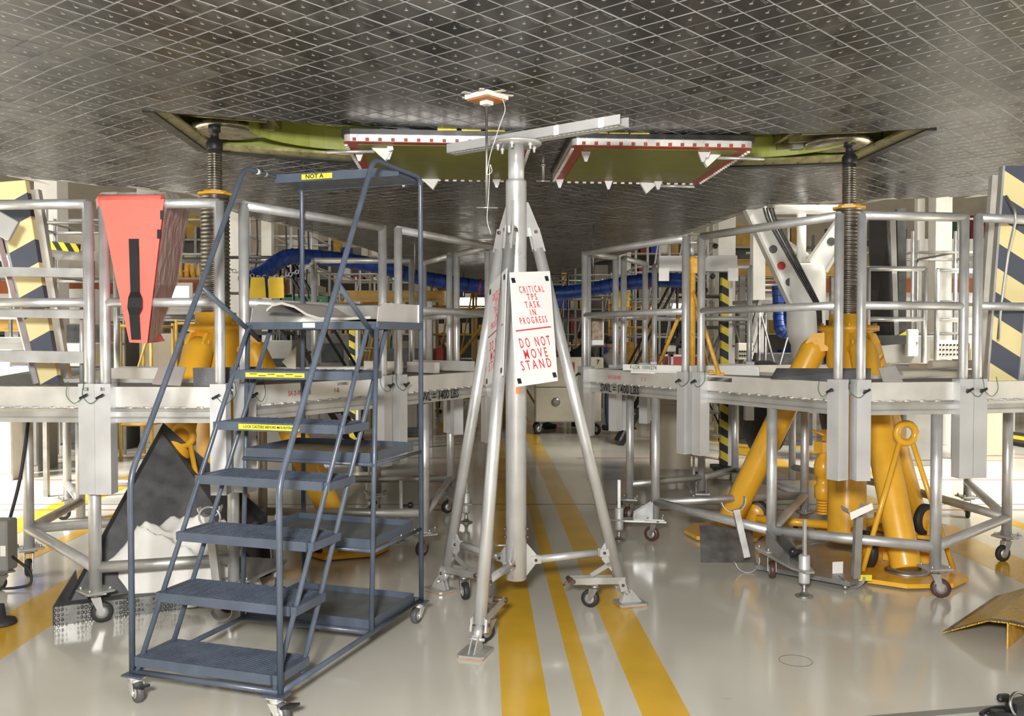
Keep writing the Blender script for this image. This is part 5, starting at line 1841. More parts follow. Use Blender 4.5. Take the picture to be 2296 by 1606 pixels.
wp = plate_thing('white_board', 'long white board lying on edge on the right deck behind the yellow post', [at(1580, 842, 7.6), at(1702, 846, 7.2), at(1702, 826, 7.2), at(1696, 821, 7.2), at(1580, 820, 7.6)], (.01, .02, 0), M['white'], 'board')
for k, (x0, x1, y0, y1, d_) in enumerate(((1476, 1500, 798, 818, 9.3), (1500, 1578, 800, 820, 9.2))):
    bx_ = thing('storage_box', ('maroon box with pale edging left of the yellow post on the right deck', 'red box with white edging behind the yellow post on the right deck')[k], 'box', at((x0 + x1) / 2, y1, d_))
    c = at((x0 + x1) / 2, (y0 + y1) / 2, d_)
    w_, h_ = (x1 - x0) / 2050 * d_, (y1 - y0) / 2050 * d_
    bx_.location.z = DZ
    MB().bbox(V(c.x, c.y, DZ + h_ / 2 + .02), (w_, .2, h_ + .04)).build('box_body', M['darkred'] if k == 0 else M['red'], bx_)
    for sx in (-1, 1):
        MB().box(V(c.x + sx * (w_ / 2 - .012), c.y - .103, DZ + h_ / 2 + .02), (.024, .01, h_ + .04)).build('edging', M['white'], bx_)
    MB().box(V(c.x, c.y - .103, DZ + h_ + .03), (w_, .01, .02)).build('edging', M['white'], bx_)
tag(MB().lathe(V(at(1503, 795, 9.0).x, 9.0, DZ + .16), (0, 0, 1), [(.05, 0), (.055, .01), (.055, .06), (.03, .065)], 16).build('cup', M['white']), 'small white cup standing on the red boxes', 'cup')
# channels and boards on the left deck's far corner
for k, (x0, y0, x1, y1, d0, d1, lab_) in enumerate(((930, 818, 1060, 838, 8.4, 7.9, 'long pale channel lying on the left deck near the aisle corner'), (820, 828, 900, 832, 8.0, 7.8, 'short pale channel lying on the left deck behind the post pair'), (918, 833, 980, 838, 7.8, 7.5, 'pale wooden block strip lying on the left deck edge'))):
    a, b = at(x0, y0, d0), at(x1, y1, d1)
    a.z = b.z = DZ + .05
    tag(MB().bar(a, b, .05, .09).bar(a + V(0, -.04, -.035), b + V(0, -.04, -.035), .05, .012).build('loose_channel', M['alu_white']), lab_, 'channel')
tri = plate_thing('warning_board', 'cream triangular board standing on the left deck behind the ladder', [at(632, 812, 7.2), at(663, 778, 7.2), at(663, 842, 7.2)], (0, .02, 0), M['offwhite'], 'board')
ip = at(1338, 742, 8.75)
pg = thing('hanging_notice', 'paper notice with a brown picture hanging from the mid rail near the aisle', 'notice', ip + V(0, 0, -.13))
MB().box(ip, (.135, .003, .27)).build('paper', M['white'], pg)
MB().box(ip + V(0, -.003, .015), (.115, .002, .21)).build('brown_print', mat('brown_print', (.30, .22, .15), .6, 0, .7, 22), pg)
MB().tube(ip + V(-.06, 0, .135), ip + V(.06, 0, .135), .006, 6).build('hanger', M['alu'], pg)

# yellow braced post on the right deck
yp = at(1549, 842, 7.5)
pst = thing('yellow_prop', 'chipped yellow braced post with black knobs standing on the right deck', 'prop stand', V(yp.x, yp.y, DZ))
chip = mat('chipped_yellow', (.74, .40, .05), .45, 0, .2, 20)
def chips(m):
    nt = m.node_tree; b = nt.nodes['Principled BSDF']
    tc = nd(nt, 'ShaderNodeTexCoord'); nz = nd(nt, 'ShaderNodeTexNoise'); nz.inputs['Scale'].default_value = 16; nz.inputs['Detail'].default_value = 3
    nt.links.new(tc.outputs['Object'], nz.inputs['Vector'])
    mr = nd(nt, 'ShaderNodeMapRange'); mr.inputs[1].default_value, mr.inputs[2].default_value = .66, .68
    nt.links.new(nz.outputs[0], mr.inputs[0])
    mx = nd(nt, 'ShaderNodeMix', data_type='RGBA'); mx.inputs['B'].default_value = (.09, .09, .09, 1)
    nt.links.new(b.inputs['Base Color'].links[0].from_socket, mx.inputs['A']); nt.links.new(mr.outputs[0], mx.inputs['Factor'])
    nt.links.new(mx.outputs['Result'], b.inputs['Base Color'])
chips(chip)
MB().tube(V(yp.x, yp.y, DZ), V(yp.x, yp.y, 2.36), .036, 14).lathe(V(yp.x, yp.y, 2.30), (0, 0, 1), [(.036, 0), (.045, .01), (.045, .05), (.036, .06)], 14).build('post', chip, pst)
MB().tube(V(yp.x, yp.y, 2.36), V(yp.x, yp.y, 2.47), .02, 10).box(V(yp.x, yp.y, 2.47), (.07, .07, .012)).build('top_screw', M['alu'], pst)
MB().bbox(V(yp.x, yp.y, 2.28), (.085, .085, .12)).build('top_bracket', chip, pst)
for q in (at(1472, 836, 7.9), at(1612, 842, 7.2), at(1588, 842, 8.2)):
    MB().tube(V(yp.x, yp.y, 2.12), V(q.x, q.y, DZ + .01), .016, 10).build('brace_leg', chip, pst)
    MB().box(V(q.x, q.y, DZ + .006), (.07, .05, .012)).build('brace_foot', chip, pst)
for q in (at(1598, 620, 7.45), at(1582, 652, 7.45), at(1604, 552, 7.5)):
    MB().tube(V(yp.x, yp.y, 2.26 if q.z < 2.35 else 2.2), q, .006, 8).build('crank_rod', M['alu'], pst)
    MB().lathe(q - V(0, .02, 0), (0, 1, 0), [(.012, 0), (.022, .01), (.022, .035), (.012, .045)], 12).build('knob', M['blackplastic'], pst)
MB().box(V(yp.x + .15, yp.y, DZ + .008), (.22, .14, .016)).build('base_plate', M['yellow2'], pst)
for k, (x_, y_) in enumerate(((.1, .02), (.16, -.02), (.22, .03))):
    MB().lathe(V(yp.x + x_, yp.y + y_, DZ + .016), (0, 0, 1), [(.022, 0), (.022, .012), (.012, .02)], 10).build('base_nut', M['yellow2'], pst)

# grey tool bin on the back rail of the right deck
bn = at(1560, 590, 9.95)
tb_ = thing('rail_bin', 'grey aluminium tool bin hooked over the back rail of the right platform', 'bin', V(bn.x, bn.y, 2.42))
MB().bbox(V(bn.x, 9.9, 2.49), (.84, .16, .17)).build('bin_body', M['socket'], tb_)
for sx in (-1, 1):
    MB().box(V(bn.x + sx * .37, 9.81, 2.37), (.11, .03, .14)).build('hook_ear', M['alu_white'], tb_)
ys = thing('yellow_gate_flag', 'two yellow vinyl flags hanging from a chain behind the left guardrail', 'safety flag', at(600, 700, 7.6))
for x0, x1 in ((559, 596), (600, 637)):
    MB().prism([at(x0 + 3, 622, 7.6), at(x1 - 2, 622, 7.6), at(x1, 668, 7.6), at(x0, 670, 7.6)], (0, .006, 0)).build('flag', M['brightyellow'], ys)
MB().prism([at(593, 620, 7.58), at(600, 620, 7.58), at(602, 668, 7.58), at(597, 668, 7.58)], (0, .004, 0)).build('black_tie', M['webbing'], ys)
ch_ = MB()
cp = [at(513, 603, 7.7), at(545, 616, 7.6), at(600, 622, 7.6), at(640, 620, 7.6), at(690, 600, 7.9), at(700, 590, 9.1)]
for a, b in zip(cp, cp[1:]):
    n = max(2, int((b - a).length / .045))
    for k in range(n):
        c = a.lerp(b, (k + .5) / n)
        ch_.torus(c, V(0, 1, 0) if k % 2 else V(0, .3, 1), .016, .0035, 8, 4)
cho = ch_.build('chain', M['alu'], ys)
cho['kind'] = 'stuff'

# ================================================================== blue air duct
def duct(label, pts, r, name='air_duct'):
    pts = [Vector(p) for p in pts]
    out = []
    for i in range(len(pts) - 1):
        p0, p1, p2, p3 = pts[max(i - 1, 0)], pts[i], pts[i + 1], pts[min(i + 2, len(pts) - 1)]
        for k in range(10):
            t = k / 10
            out.append(.5 * ((2 * p1) + (p2 - p0) * t + (2 * p0 - 5 * p1 + 4 * p2 - p3) * t * t + (3 * p1 - p0 - 3 * p2 + p3) * t ** 3))
    out.append(pts[-1])
    g = thing(name, label, 'duct', V(pts[0].x, pts[0].y, min(p.z for p in pts) - r))
    rr = [r * (1 + .05 * (i % 2)) for i in range(len(out))]
    MB().path(out, rr, 14).build('duct_skin', M['blueduct'], g)
    hp = MB()
    for i in range(2, len(out) - 2, 3):
        hp.torus(out[i], out[i + 1] - out[i - 1], r * 1.045, .006, 14, 4)
    h_ = hp.build('spiral_band', M['blackplastic'], g)
    h_['kind'] = 'stuff'
    return g


bdk = duct('long blue flexible air duct sagging across the hall behind the platforms', [at(545, 632, 10.6), at(590, 612, 10.8), at(640, 578, 11), at(700, 577, 11.3), at(780, 585, 11.6), at(860, 600, 11.8), at(930, 620, 12), at(1010, 634, 12.2), at(1100, 646, 12.4), at(1180, 655, 12.5), at(1260, 657, 12.5), at(1330, 648, 12.4), at(1400, 636, 12.2), at(1470, 628, 12), at(1545, 630, 11.9)], .092)
for x_, y_ in ((1077, 643), (1456, 630)):
    MB().torus(at(x_, y_, 12.3 if x_ < 1200 else 12.05), (1, 0, -.1), .094, .02, 16, 6).build('red_joint', M['darkred'], bdk)
for x_, y_ in ((700, 577), (930, 620), (1330, 648)):
    q = at(x_, y_, 11.6)
    MB().tube(q + V(0, 0, .05), V(q.x, q.y, 3.13), .006, 6).build('hanger_wire', M['steel'], bdk)
duct('short blue flexible duct hanging in a bend beside the landing gear', [at(1745, 640, 12.3), at(1748, 690, 12.3), at(1750, 735, 12.2), at(1762, 742, 12.2), at(1775, 700, 12.2), at(1778, 650, 12.3)], .085)

# ================================================================== people behind the cart
def person(label, base, hgt, face, shirt, pants, lean=.0, arm=.3, hair='hair'):
    g = thing('person', label, 'person', base)
    k = hgt / 1.75
    f = V(math.cos(face), math.sin(face), 0)
    s_ = V(-f.y, f.x, 0)
    b = Vector(base)
    J = {}
    def jt(n, x, y, z):      # x forward, y left, z up
        J[n] = b + (f * (x + lean * max(0, z - .9)) + s_ * y) * k + V(0, 0, z * k)
    jt('pel', 0, 0, .95); jt('spn', 0, 0, 1.15); jt('chs', .0, 0, 1.35); jt('nck', .01, 0, 1.49); jt('hd0', .03, 0, 1.57); jt('hd1', .04, 0, 1.68)
    for sg, l in ((1, 'l'), (-1, 'r')):
        jt('sh' + l, 0, .18 * sg, 1.40); jt('el' + l, .06 + arm * .2, .25 * sg, 1.13); jt('wr' + l, .22 + arm * .3, .20 * sg, 1.02)
        jt('hp' + l, 0, .09 * sg, .92); jt('kn' + l, .03, .11 * sg, .50); jt('an' + l, 0, .12 * sg, .09)

    def skin(name, verts, edges, rad, m, parent, root=0):
        me = bpy.data.meshes.new(name)
        off = Vector(b)
        me.from_pydata([tuple(J[v] - off) if isinstance(v, str) else tuple(v - off) for v in verts], edges, [])
        o = bpy.data.objects.new(name, me)
        COL.objects.link(o)
        o.parent = parent
        md = o.modifiers.new('skin', 'SKIN')
        md.use_smooth_shade = True
        for i, r in enumerate(rad):
            me.skin_vertices[0].data[i].radius = (r * k, r * k)
        me.skin_vertices[0].data[root].use_root = True
        ss = o.modifiers.new('sub', 'SUBSURF'); ss.levels = 1; ss.render_levels = 1
        me.materials.append(m)
        return o
    vn = ['pel', 'spn', 'chs', 'nck', 'shl', 'ell', 'wrl', 'shr', 'elr', 'wrr', 'hpl', 'knl', 'anl', 'hpr', 'knr', 'anr', 'hd0']
    ix = {n: i for i, n in enumerate(vn)}
    ed = [('pel', 'spn'), ('spn', 'chs'), ('chs', 'nck'), ('nck', 'hd0'), ('chs', 'shl'), ('shl', 'ell'), ('ell', 'wrl'), ('chs', 'shr'), ('shr', 'elr'), ('elr', 'wrr'), ('pel', 'hpl'), ('hpl', 'knl'), ('knl', 'anl'), ('pel', 'hpr'), ('hpr', 'knr'), ('knr', 'anr')]
    rad = [.14, .13, .15, .055, .065, .048, .034, .065, .048, .034, .085, .062, .042, .085, .062, .042, .05]
    body = skin('body', vn, [(ix[a], ix[c]) for a, c in ed], rad, M[shirt], g)
    # trousers over the legs
    vn2 = ['pel', 'hpl', 'knl', 'anl', 'hpr', 'knr', 'anr']
    ix2 = {n: i for i, n in enumerate(vn2)}
    skin('trousers', vn2, [(ix2[a], ix2[c]) for a, c in (('pel', 'hpl'), ('hpl', 'knl'), ('knl', 'anl'), ('pel', 'hpr'), ('hpr', 'knr'), ('knr', 'anr'))], [.15, .098, .075, .055, .098, .075, .055], M[pants], g)
    hd = MB()
    hc = J['hd1']
    hd.lathe(hc - V(0, 0, .115 * k), (0, 0, 1), [(.02 * k, 0), (.06 * k, .02 * k), (.075 * k, .07 * k), (.085 * k, .13 * k), (.07 * k, .20 * k), (.02 * k, .23 * k)], 14)
    hd.prism([hc + f * .075 * k + s_ * .012 * k, hc + f * .075 * k - s_ * .012 * k, hc + f * .105 * k + V(0, 0, -.03 * k)], V(0, 0, -.012 * k))
    head = hd.build('head', M['skin'], g)
    for sg in (-1, 1):
        MB().lathe(hc + f * .07 * k + s_ * .03 * sg * k, f, [(.009 * k, 0), (.008 * k, .008 * k)], 8).build('eye', M['hair'], head)
        MB().box(hc + s_ * .085 * sg * k - V(0, 0, .01), (.02 * k, .02 * k, .05 * k)).build('ear', M['skin'], head)
    MB().box(hc + f * .078 * k - V(0, 0, .06 * k), (.02 * k, .045 * k, .008 * k), rotz(face)).build('mouth', M['darkred'], head)
    MB().lathe(hc - f * .012 * k + V(0, 0, .005), (0, 0, 1), [(.088 * k, -.02 * k), (.092 * k, .03 * k), (.08 * k, .09 * k), (.03 * k, .128 * k)], 14).build('hair', M['hair'], head)
    for l, sg in (('l', 1), ('r', -1)):
        w = J['wr' + l]
        hnd = MB().bbox(w + f * .05 * k, (.09 * k, .03 * k, .07 * k), rotz(face), .01)
        for q in range(4):
            p0 = w + f * .09 * k + V(0, 0, (.026 - .017 * q) * k)
            hnd.path([p0, p0 + f * (.035 + .008 * (q in (1, 2))) * k, p0 + f * .055 * k - s_ * sg * .02 * k], .008 * k, 6)
        hnd.path([w + f * .03 * k + V(0, 0, .035 * k), w + f * .06 * k + V(0, 0, .06 * k) - s_ * sg * .01 * k, w + f * .085 * k + V(0, 0, .062 * k) - s_ * sg * .02 * k], .009 * k, 6)
        hnd.build('hand', M['skin'], g)
        a_ = J['an' + l]
        MB().bbox(V(a_.x, a_.y, .045) + f * .06 * k, (.27 * k, .095 * k, .085), rotz(face), .025).build('shoe', M['blackplastic'], g)
    return g


person('person in a black jacket standing behind the white cart', V(1.30, 17.35, 0), 1.76, 1.2, 'shirt_black', 'jeans', .10)
person('person in a grey shirt with turned back beside the white cart', V(1.86, 16.7, 0), 1.66, 2.0, 'shirt_grey', 'jeans', .18)
person('person in a grey shirt half hidden behind the tripod sign near the cart', V(.62, 17.0, 0), 1.62, .3, 'shirt_grey', 'jeans', .25)
person('person in a brown shirt standing at the far yellow work stand', V(-1.55, 20.5, 0), 1.74, -1.2, 'shirt_brown', 'shirt_black')

# ================================================================== white cart in the aisle
ca_, cb_ = fl(1196, 972), fl(1350, 972)
cy = 15.9
x0, x1 = at(1200, 900, cy).x, at(1348, 900, cy).x
cart = thing('equipment_cart', 'white wheeled equipment cart numbered 7 standing across the aisle', 'cart', V((x0 + x1) / 2, cy, 0))
zt_, zb2 = 1.34, .22
MB().bbox(V((x0 + x1) / 2, cy + .35, (.82 + zb2) / 2), (x1 - x0, .7, .82 - zb2), None, .02).build('lower_cabinet', M['offwhite'], cart)
MB().bbox(V((x0 + x1) / 2 + .02, cy + .35, (zt_ + .83) / 2), (x1 - x0 + .04, .72, zt_ - .83), None, .02).build('upper_cabinet', M['offwhite'], cart)
MB().box(V(x0 + .62, cy - .016, 1.18), (.13, .012, .17)).build('red_panel', M['red'], cart)
text('7', .12, M['stencil_black'], cart, V(x1 - .06, cy - .02, 1.26), (1, 0, 0), (0, 0, 1))
MB().lathe(V(x0 + .36, cy - .002, .57), (0, -1, 0), [(.075, 0), (.075, .008), (.03, .012)], 20).build('round_vent', M['steel'], cart)
for sx in (x0 + .10, x1 - .10):
    for sy in (cy + .08, cy + .62):
        caster(cart, V(sx, sy, .22), .5 if sx < 1 else 2.2, r=.09, wheel='black', w=.05, plate=.12)

# ================================================================== far hall equipment
def pipe_tower(label, x0, x1, d0, d1, z1, levels, m, nx=3, name='scaffold_tower', cat='scaffold', r=.024, diag=True):
    g = thing(name, label, cat, V((x0 + x1) / 2, (d0 + d1) / 2, 0))
    xs = [x0 + (x1 - x0) * i / (nx - 1) for i in range(nx)]
    for y in (d0, d1):
        for x in xs:
            MB().tube((x, y, 0), (x, y, z1), r, 8).build('upright', m, g)
        for z in levels:
            MB().tube((x0, y, z), (x1, y, z), r * .9, 8).build('ledger', m, g)
    for z in levels:
        for x in xs:
            MB().tube((x, d0, z), (x, d1, z), r * .8, 6).build('transom', m, g)
    if diag:
        for i in range(nx - 1):
            MB().tube((xs[i], d0, levels[0]), (xs[i + 1], d0, levels[-1]), r * .7, 6).build('diagonal', m, g)
    return g


def stair_unit(label, x, d, yaw, w, hgt, run, m, m2=None, name='work_stair', n=6, rail=True):
    g = thing(name, label, 'stairs', V(x, d, 0))
    R = rotz(yaw)
    T = lambda a, b, c: V(x, d, 0) + R @ V(a, b, c)
    for sy in (0, w):
        MB().bar(T(0, sy, 0), T(run, sy, hgt), .03, .07).build('stringer', m, g)
        MB().tube(T(run + .7, sy, 0), T(run + .7, sy, hgt + (.95 if rail else 0)), .022, 8).build('rear_post', m, g)
        MB().tube(T(run, sy, 0), T(run, sy, hgt + (.95 if rail else 0)), .022, 8).build('post', m, g)
        MB().tube(T(run, sy, .25), T(run + .7, sy, hgt - .1), .015, 6).build('cross_brace', m, g)
        MB().tube(T(run + .7, sy, .25), T(run, sy, hgt - .1), .015, 6).build('cross_brace', m, g)
        if rail:
            MB().path([T(0.05, sy, .95), T(run, sy, hgt + .95), T(run + .7, sy, hgt + .95)], .02, 8, .08).build('handrail', m, g)
            MB().tube(T(run, sy, hgt + .5), T(run + .7, sy, hgt + .5), .018, 8).build('mid_rail', m, g)
    for k in range(1, n + 1):
        MB().box(T(run * k / (n + 1), w / 2, hgt * k / (n + 1)), (.2, w, .03), R).build('tread', m2 or m, g)
    MB().box(T(run + .35, w / 2, hgt), (.75, w + .04, .05), R).build('landing', m2 or m, g)
    return g


def cabinet(label, x, d, w, dp, z0, z1, m, screen=None, name='equipment_cabinet', cat='cabinet', knobs=0, handles=True):
    g = thing(name, label, cat, V(x, d, z0))
    MB().bbox(V(x, d + dp / 2, (z0 + z1) / 2), (w, dp, z1 - z0), None, .01).build('body', m, g)
    hgt = z1 - z0
    if screen:
        sx, sz, sw, sh = screen
        f_ = MB().box(V(x + sx, d - .008, z0 + sz), (sw + .05, .02, sh + .05)).build('bezel', M['blackplastic'], g)
        MB().box(V(x + sx, d - .02, z0 + sz), (sw, .006, sh)).build('screen', M['darkscreen'], f_)
    for k in range(knobs):
        c = V(x - w * .38 + w * .76 * ((k % 6) / 5), d - .004, z0 + hgt * (.25 + .25 * (k // 6)))
        MB().lathe(c, (0, -1, 0), [(.014, 0), (.014, .012), (.008, .016)], 8).build('knob', M['blackplastic'], g)
    if handles and not knobs:
        MB().tube(V(x + w * .36, d - .02, z0 + hgt * .45), V(x + w * .36, d - .02, z0 + hgt * .58), .008, 6).build('handle', M['alu'], g)
        MB().box(V(x, d - .004, z0 + hgt * .5), (w * .92, .008, hgt * .9)).build('door_panel', m, g)
    return g


# red-edged mezzanines on both sides (part of the building)
def mezzanine(name, x0, x1, d, zf):
    g = MB().bbox(V((x0 + x1) / 2, d + 1.6, zf + .07), (abs(x1 - x0), 3.2, .14)).build(name, M['cream'])
    struct(g)
    MB().box(V((x0 + x1) / 2, d - .02, zf - .02), (abs(x1 - x0), .05, .24)).build('edge_beam', M['rust'], g)
    MB().box(V((x0 + x1) / 2, d + .06, zf - .38), (abs(x1 - x0), .06, .48)).build('fascia_panel', M['white'], g)
    n = 7
    for k in range(n):
        x = x0 + (x1 - x0) * (k + .5) / n
        MB().tube(V(x, d + .05, zf + .1), V(x, d + .05, zf + 1.15), .022, 8).build('rail_post', M['alu'], g)
    for z in (.55, 1.15):
        MB().tube(V(x0, d + .05, zf + z), V(x1, d + .05, zf + z), .02, 8).build('rail', M['alu'], g)
    for k in range(4):
        x = x0 + (x1 - x0) * (k + .5) / 4
        MB().bbox(V(x, d + .5, (zf - .1) / 2), (.16, .16, zf - .1)).build('support_column', M['white'], g)
    return g


mezzanine('trim_1', -13.5, -3.9, 16.0, 2.60)
mezzanine('trim_2', 4.1, 14.5, 16.0, 2.62)
# tall white building columns
for k, (x_, d_, w_) in enumerate(((118, 14.5, .36), (537, 15, .28), (601, 15.2, .17), (2106, 14.5, .26), (2060, 14.7, .12), (1698, 15, .2), (700, 17.5, .2), (860, 18.5, .22), (1010, 24, .3), (1400, 24, .3), (1625, 16.2, .3), (335, 16.6, .3), (2250, 16.4, .3))):
    q = at(x_, 700, d_)
    c_ = MB().bbox(V(q.x, q.y, 3), (w_, w_, 6)).build('trim_%d' % (3 + k), M['white'])
    struct(c_)
# bright panels: daylight panes and tube lamps
for k, (x0_, x1_, y0_, y1_, d_, kind) in enumerate(((368, 425, 642, 668, 15.9, 'w'), (2085, 2112, 0, 0, 0, ''), (2196, 2242, 658, 692, 15.9, 'w'), (518, 545, 655, 680, 15.9, 'w'), (1028, 1102, 672, 690, 19.5, 'l'), (1442, 1460, 690, 706, 22, 'w'), (1500, 1530, 678, 704, 22, 'w'), (1660, 1700, 640, 690, 19, 'w'))):
    if not kind:
        continue
    a, b = at(x0_, y1_, d_), at(x1_, y0_, d_)
    if kind == 'w':
        p_ = MB().box(((a.x + b.x) / 2, d_, (a.z + b.z) / 2), (b.x - a.x, .02, b.z - a.z)).build('window_%d' % (k + 1), M['daylight'])
        struct(p_)
        for sx in (a.x - .03, b.x + .03):
            MB().box((sx, d_, (a.z + b.z) / 2), (.06, .06, b.z - a.z + .12)).build('window_frame', M['white'], p_)
        for sz in (a.z - .03, b.z + .03):
            MB().box(((a.x + b.x) / 2, d_, sz), (b.x - a.x, .06, .06)).build('window_frame', M['white'], p_)
    else:
        lp_ = thing('strip_lamp', 'bright white strip lamp glowing above the far yellow work stand', 'lamp', ((a.x + b.x) / 2, d_, a.z))
        MB().bbox(((a.x + b.x) / 2, d_, (a.z + b.z) / 2), (b.x - a.x, .08, b.z - a.z)).build('diffuser', M['glow'], lp_)
        MB().bbox(((a.x + b.x) / 2, d_ + .06, (a.z + b.z) / 2 + .02), (b.x - a.x + .1, .06, b.z - a.z + .06)).build('lamp_housing', M['white'], lp_)
        for sx in (a.x + .1, b.x - .1):
            MB().tube((sx, d_ + .06, b.z), (sx, d_ + .06, 3.1), .01, 6).build('hanger', M['steel'], lp_)

sv = M['alu']
gx = lambda x, d: at(x, 700, d).x
pipe_tower('silver pipe scaffold far left behind the blue duct', gx(560, 15.5), gx(700, 15.5), 15.5, 17, 4.2, (1.0, 1.9, 2.4, 2.9, 3.4), sv, 4)
pipe_tower('silver pipe scaffold left of centre under the far belly', gx(715, 19), gx(900, 19), 19, 21, 3.08, (.6, 1.4, 2.1, 2.6, 3.0), sv, 5)
pipe_tower('grey pipe scaffold right of centre beyond the cart', gx(1225, 20), gx(1420, 20), 20, 22, 3.1, (.7, 1.5, 2.1, 2.6, 3.05), M['steel'], 5)
pipe_tower('silver pipe scaffold behind the grey rail bin', gx(1425, 17), gx(1640, 17), 17, 18.5, 4.5, (.9, 1.7, 2.4, 3.0, 3.6), sv, 5)
pipe_tower('dull yellow scaffold stand with a person on the left of the aisle', gx(968, 18), gx(1108, 18), 18, 19.4, 2.75, (.5, 1.15, 1.75, 2.3, 2.7), M['oldyellow'], 4, 'work_stand', 'work stand')
pipe_tower('dull yellow work stand seen below the left mid rail', gx(268, 12.5), gx(338, 12.5), 12.5, 13.3, 1.9, (.5, 1.2, 1.85), M['oldyellow'], 2, 'work_stand', 'work stand')
pipe_tower('dull yellow work stand between the left jack and the ladder', gx(395, 13.5), gx(470, 13.5), 13.5, 14.4, 2.0, (.5, 1.2, 1.9), M['oldyellow'], 2, 'work_stand', 'work stand')
pipe_tower('yellow railed work stand behind the ladder platform', gx(738, 16), gx(850, 16), 16, 17, 2.35, (.7, 1.5, 1.9, 2.3), M['oldyellow'], 4, 'work_stand', 'work stand')
pipe_tower('bright yellow railed stand beyond the paper notice', gx(1375, 19), gx(1470, 19), 19, 19.8, 2.5, (.6, 1.3, 1.9, 2.4), M['yellow2'], 3, 'work_stand', 'work stand')
pipe_tower('grey pipe frame left of the striped stair in the background', gx(-60, 12), gx(190, 12), 12, 13.2, 3.4, (.8, 1.6, 2.5, 3.2), M['steel'], 4, 'pipe_scaffold', 'scaffold', diag=False)
pipe_tower('grey pipe frame at the far right behind the right platform', gx(2045, 13), gx(2330, 13), 13, 14.2, 3.2, (.9, 1.75, 2.2, 2.9), M['steel'], 4, 'pipe_scaffold', 'scaffold', diag=False)
stair_unit('black steel rolling stair behind the ladder', gx(850, 12.5), 12.2, math.pi, .7, 1.75, 1.1, M['blackiron'])
stair_unit('black lattice stair right of the paper notice', gx(1395, 14.2), 14.3, 0, .7, 1.85, 1.0, M['blackiron'])
stair_unit('dull yellow stair at the far work stand left of the aisle', gx(985, 17), 17.0, 0.0, .7, 1.5, 1.2, M['oldyellow'])
stair_unit('grey steel ladder stair left of the landing gear', gx(1610, 12.8), 12.6, .5, .6, 2.2, .7, M['steel'], rail=False)
# ochre beams
for lab_, x0_, x1_, y_, d_, h_ in (('ochre steel beam on the yellow stand behind the ladder', 770, 990, 664, 14, .15), ('ochre steel beam behind the grey rail bin and landing gear', 1640, 1900, 600, 15.2, .26), ('ochre panel low behind the left striped stair', -20, 62, 725, 12.3, .2)):
    a, b = at(x0_, y_, d_), at(x1_, y_, d_)
    o_ = thing('steel_beam', lab_, 'beam', V((a.x + b.x) / 2, d_, a.z - h_ / 2))
    MB().box(((a.x + b.x) / 2, d_ + .1, a.z), (b.x - a.x, .02, h_)).box(((a.x + b.x) / 2, d_ + .1, a.z + h_ / 2), (b.x - a.x, .16, .02)).box(((a.x + b.x) / 2, d_ + .1, a.z - h_ / 2), (b.x - a.x, .16, .02)).build('beam_body', M['tan'], o_)
    for sx in (a.x + .2, b.x - .2):
        MB().bbox((sx, d_ + .1, (a.z - h_ / 2) / 2), (.1, .1, a.z - h_ / 2 - .01)).build('beam_post', M['steel'], o_)
for k in range(3):
    a, b = at(1650, 628 + k * 12, 15.3), at(1770, 628 + k * 12, 15.3)
    MB().tube(a, b, .03, 8).build('pipe_run', M['steel'], bpy.data.objects['steel_beam.001'])
# cabinets
cabinet('grey electronics cabinet with a dark screen behind the ladder steps', gx(622, 11), 11, .36, .4, 0, 1.66, M['greypaint'], (0, 1.33, .16, .17))
cabinet('grey low cabinet at far left with a black screen panel', gx(38, 11.5), 11.5, .5, .5, 0, 1.7, M['greypaint'])
cabinet('white cabinet left of the grey low cabinet', gx(2, 10.8), 10.8, .22, .4, 0, 1.55, M['offwhite'])
cabinet('blue plastic crate low behind the left striped stair', gx(52, 10.2), 10.2, .30, .3, 1.05, 1.38, M['blueplastic'], name='storage_crate', cat='crate')
cabinet('cream control box with knobs on the left behind the posts', gx(172, 11), 11, .40, .25, 1.35, 1.62, M['offwhite'], knobs=12, name='control_box', cat='control box')
cabinet('cream instrument panel with knobs right of the right jack', gx(2128, 11.6), 11.6, .30, .2, 1.42, 1.66, M['offwhite'], knobs=18, name='control_box', cat='control box')
cabinet('cream socket panel beside the grey ladder stair', gx(1672, 12.2), 12.2, .2, .15, 1.40, 1.62, M['offwhite'], knobs=12, name='control_box', cat='control box')
cabinet('large grey cabinet behind the right jack', gx(2020, 12), 12, .95, .5, 0, 1.72, M['greypaint'])
cabinet('white panel cabinet right of the gear door', gx(2048, 11.9), 11.9, .14, .1, 1.45, 1.8, M['white'])
cabinet('white cabinet at far right behind the platform', gx(2160, 14.7), 14.7, .5, .4, 0, 2.0, M['white'])
cabinet('tan cabinet under the right mid rail at far right', gx(2215, 12.5), 12.5, .5, .5, 0, 1.62, M['cream'])
cabinet('wide white cabinet under the left mezzanine', gx(430, 15.2), 15.2, 1.2, .5, 0, 1.75, M['cream'])
cabinet('white cabinet under the left mezzanine beside the column', gx(150, 15.2), 15.2, .9, .5, 1.9, 2.5, M['white'])
cabinet('grey floor cabinet on casters under the right platform', gx(1510, 10.6), 10.6, .42, .4, .16, .95, M['cream'])
cabinet('beige cabinet standing in the left background beside the stands', gx(355, 14), 14, .5, .4, 0, 1.75, M['cream'])
cabinet('red fire extinguisher cabinet near the far yellow stand', gx(985, 17.6), 17.6, .14, .14, .9, 1.5, M['red'], name='fire_cabinet')
cabinet('yellow tool chest in the background right of the aisle', gx(1395, 18.2), 18.2, .5, .4, .9, 1.6, M['yellow2'])
cabinet('yellow bin on a pole above the right background scaffold', gx(1394, 14), 14, .24, .2, 2.15, 2.4, M['brightyellow'], name='storage_crate', cat='crate')
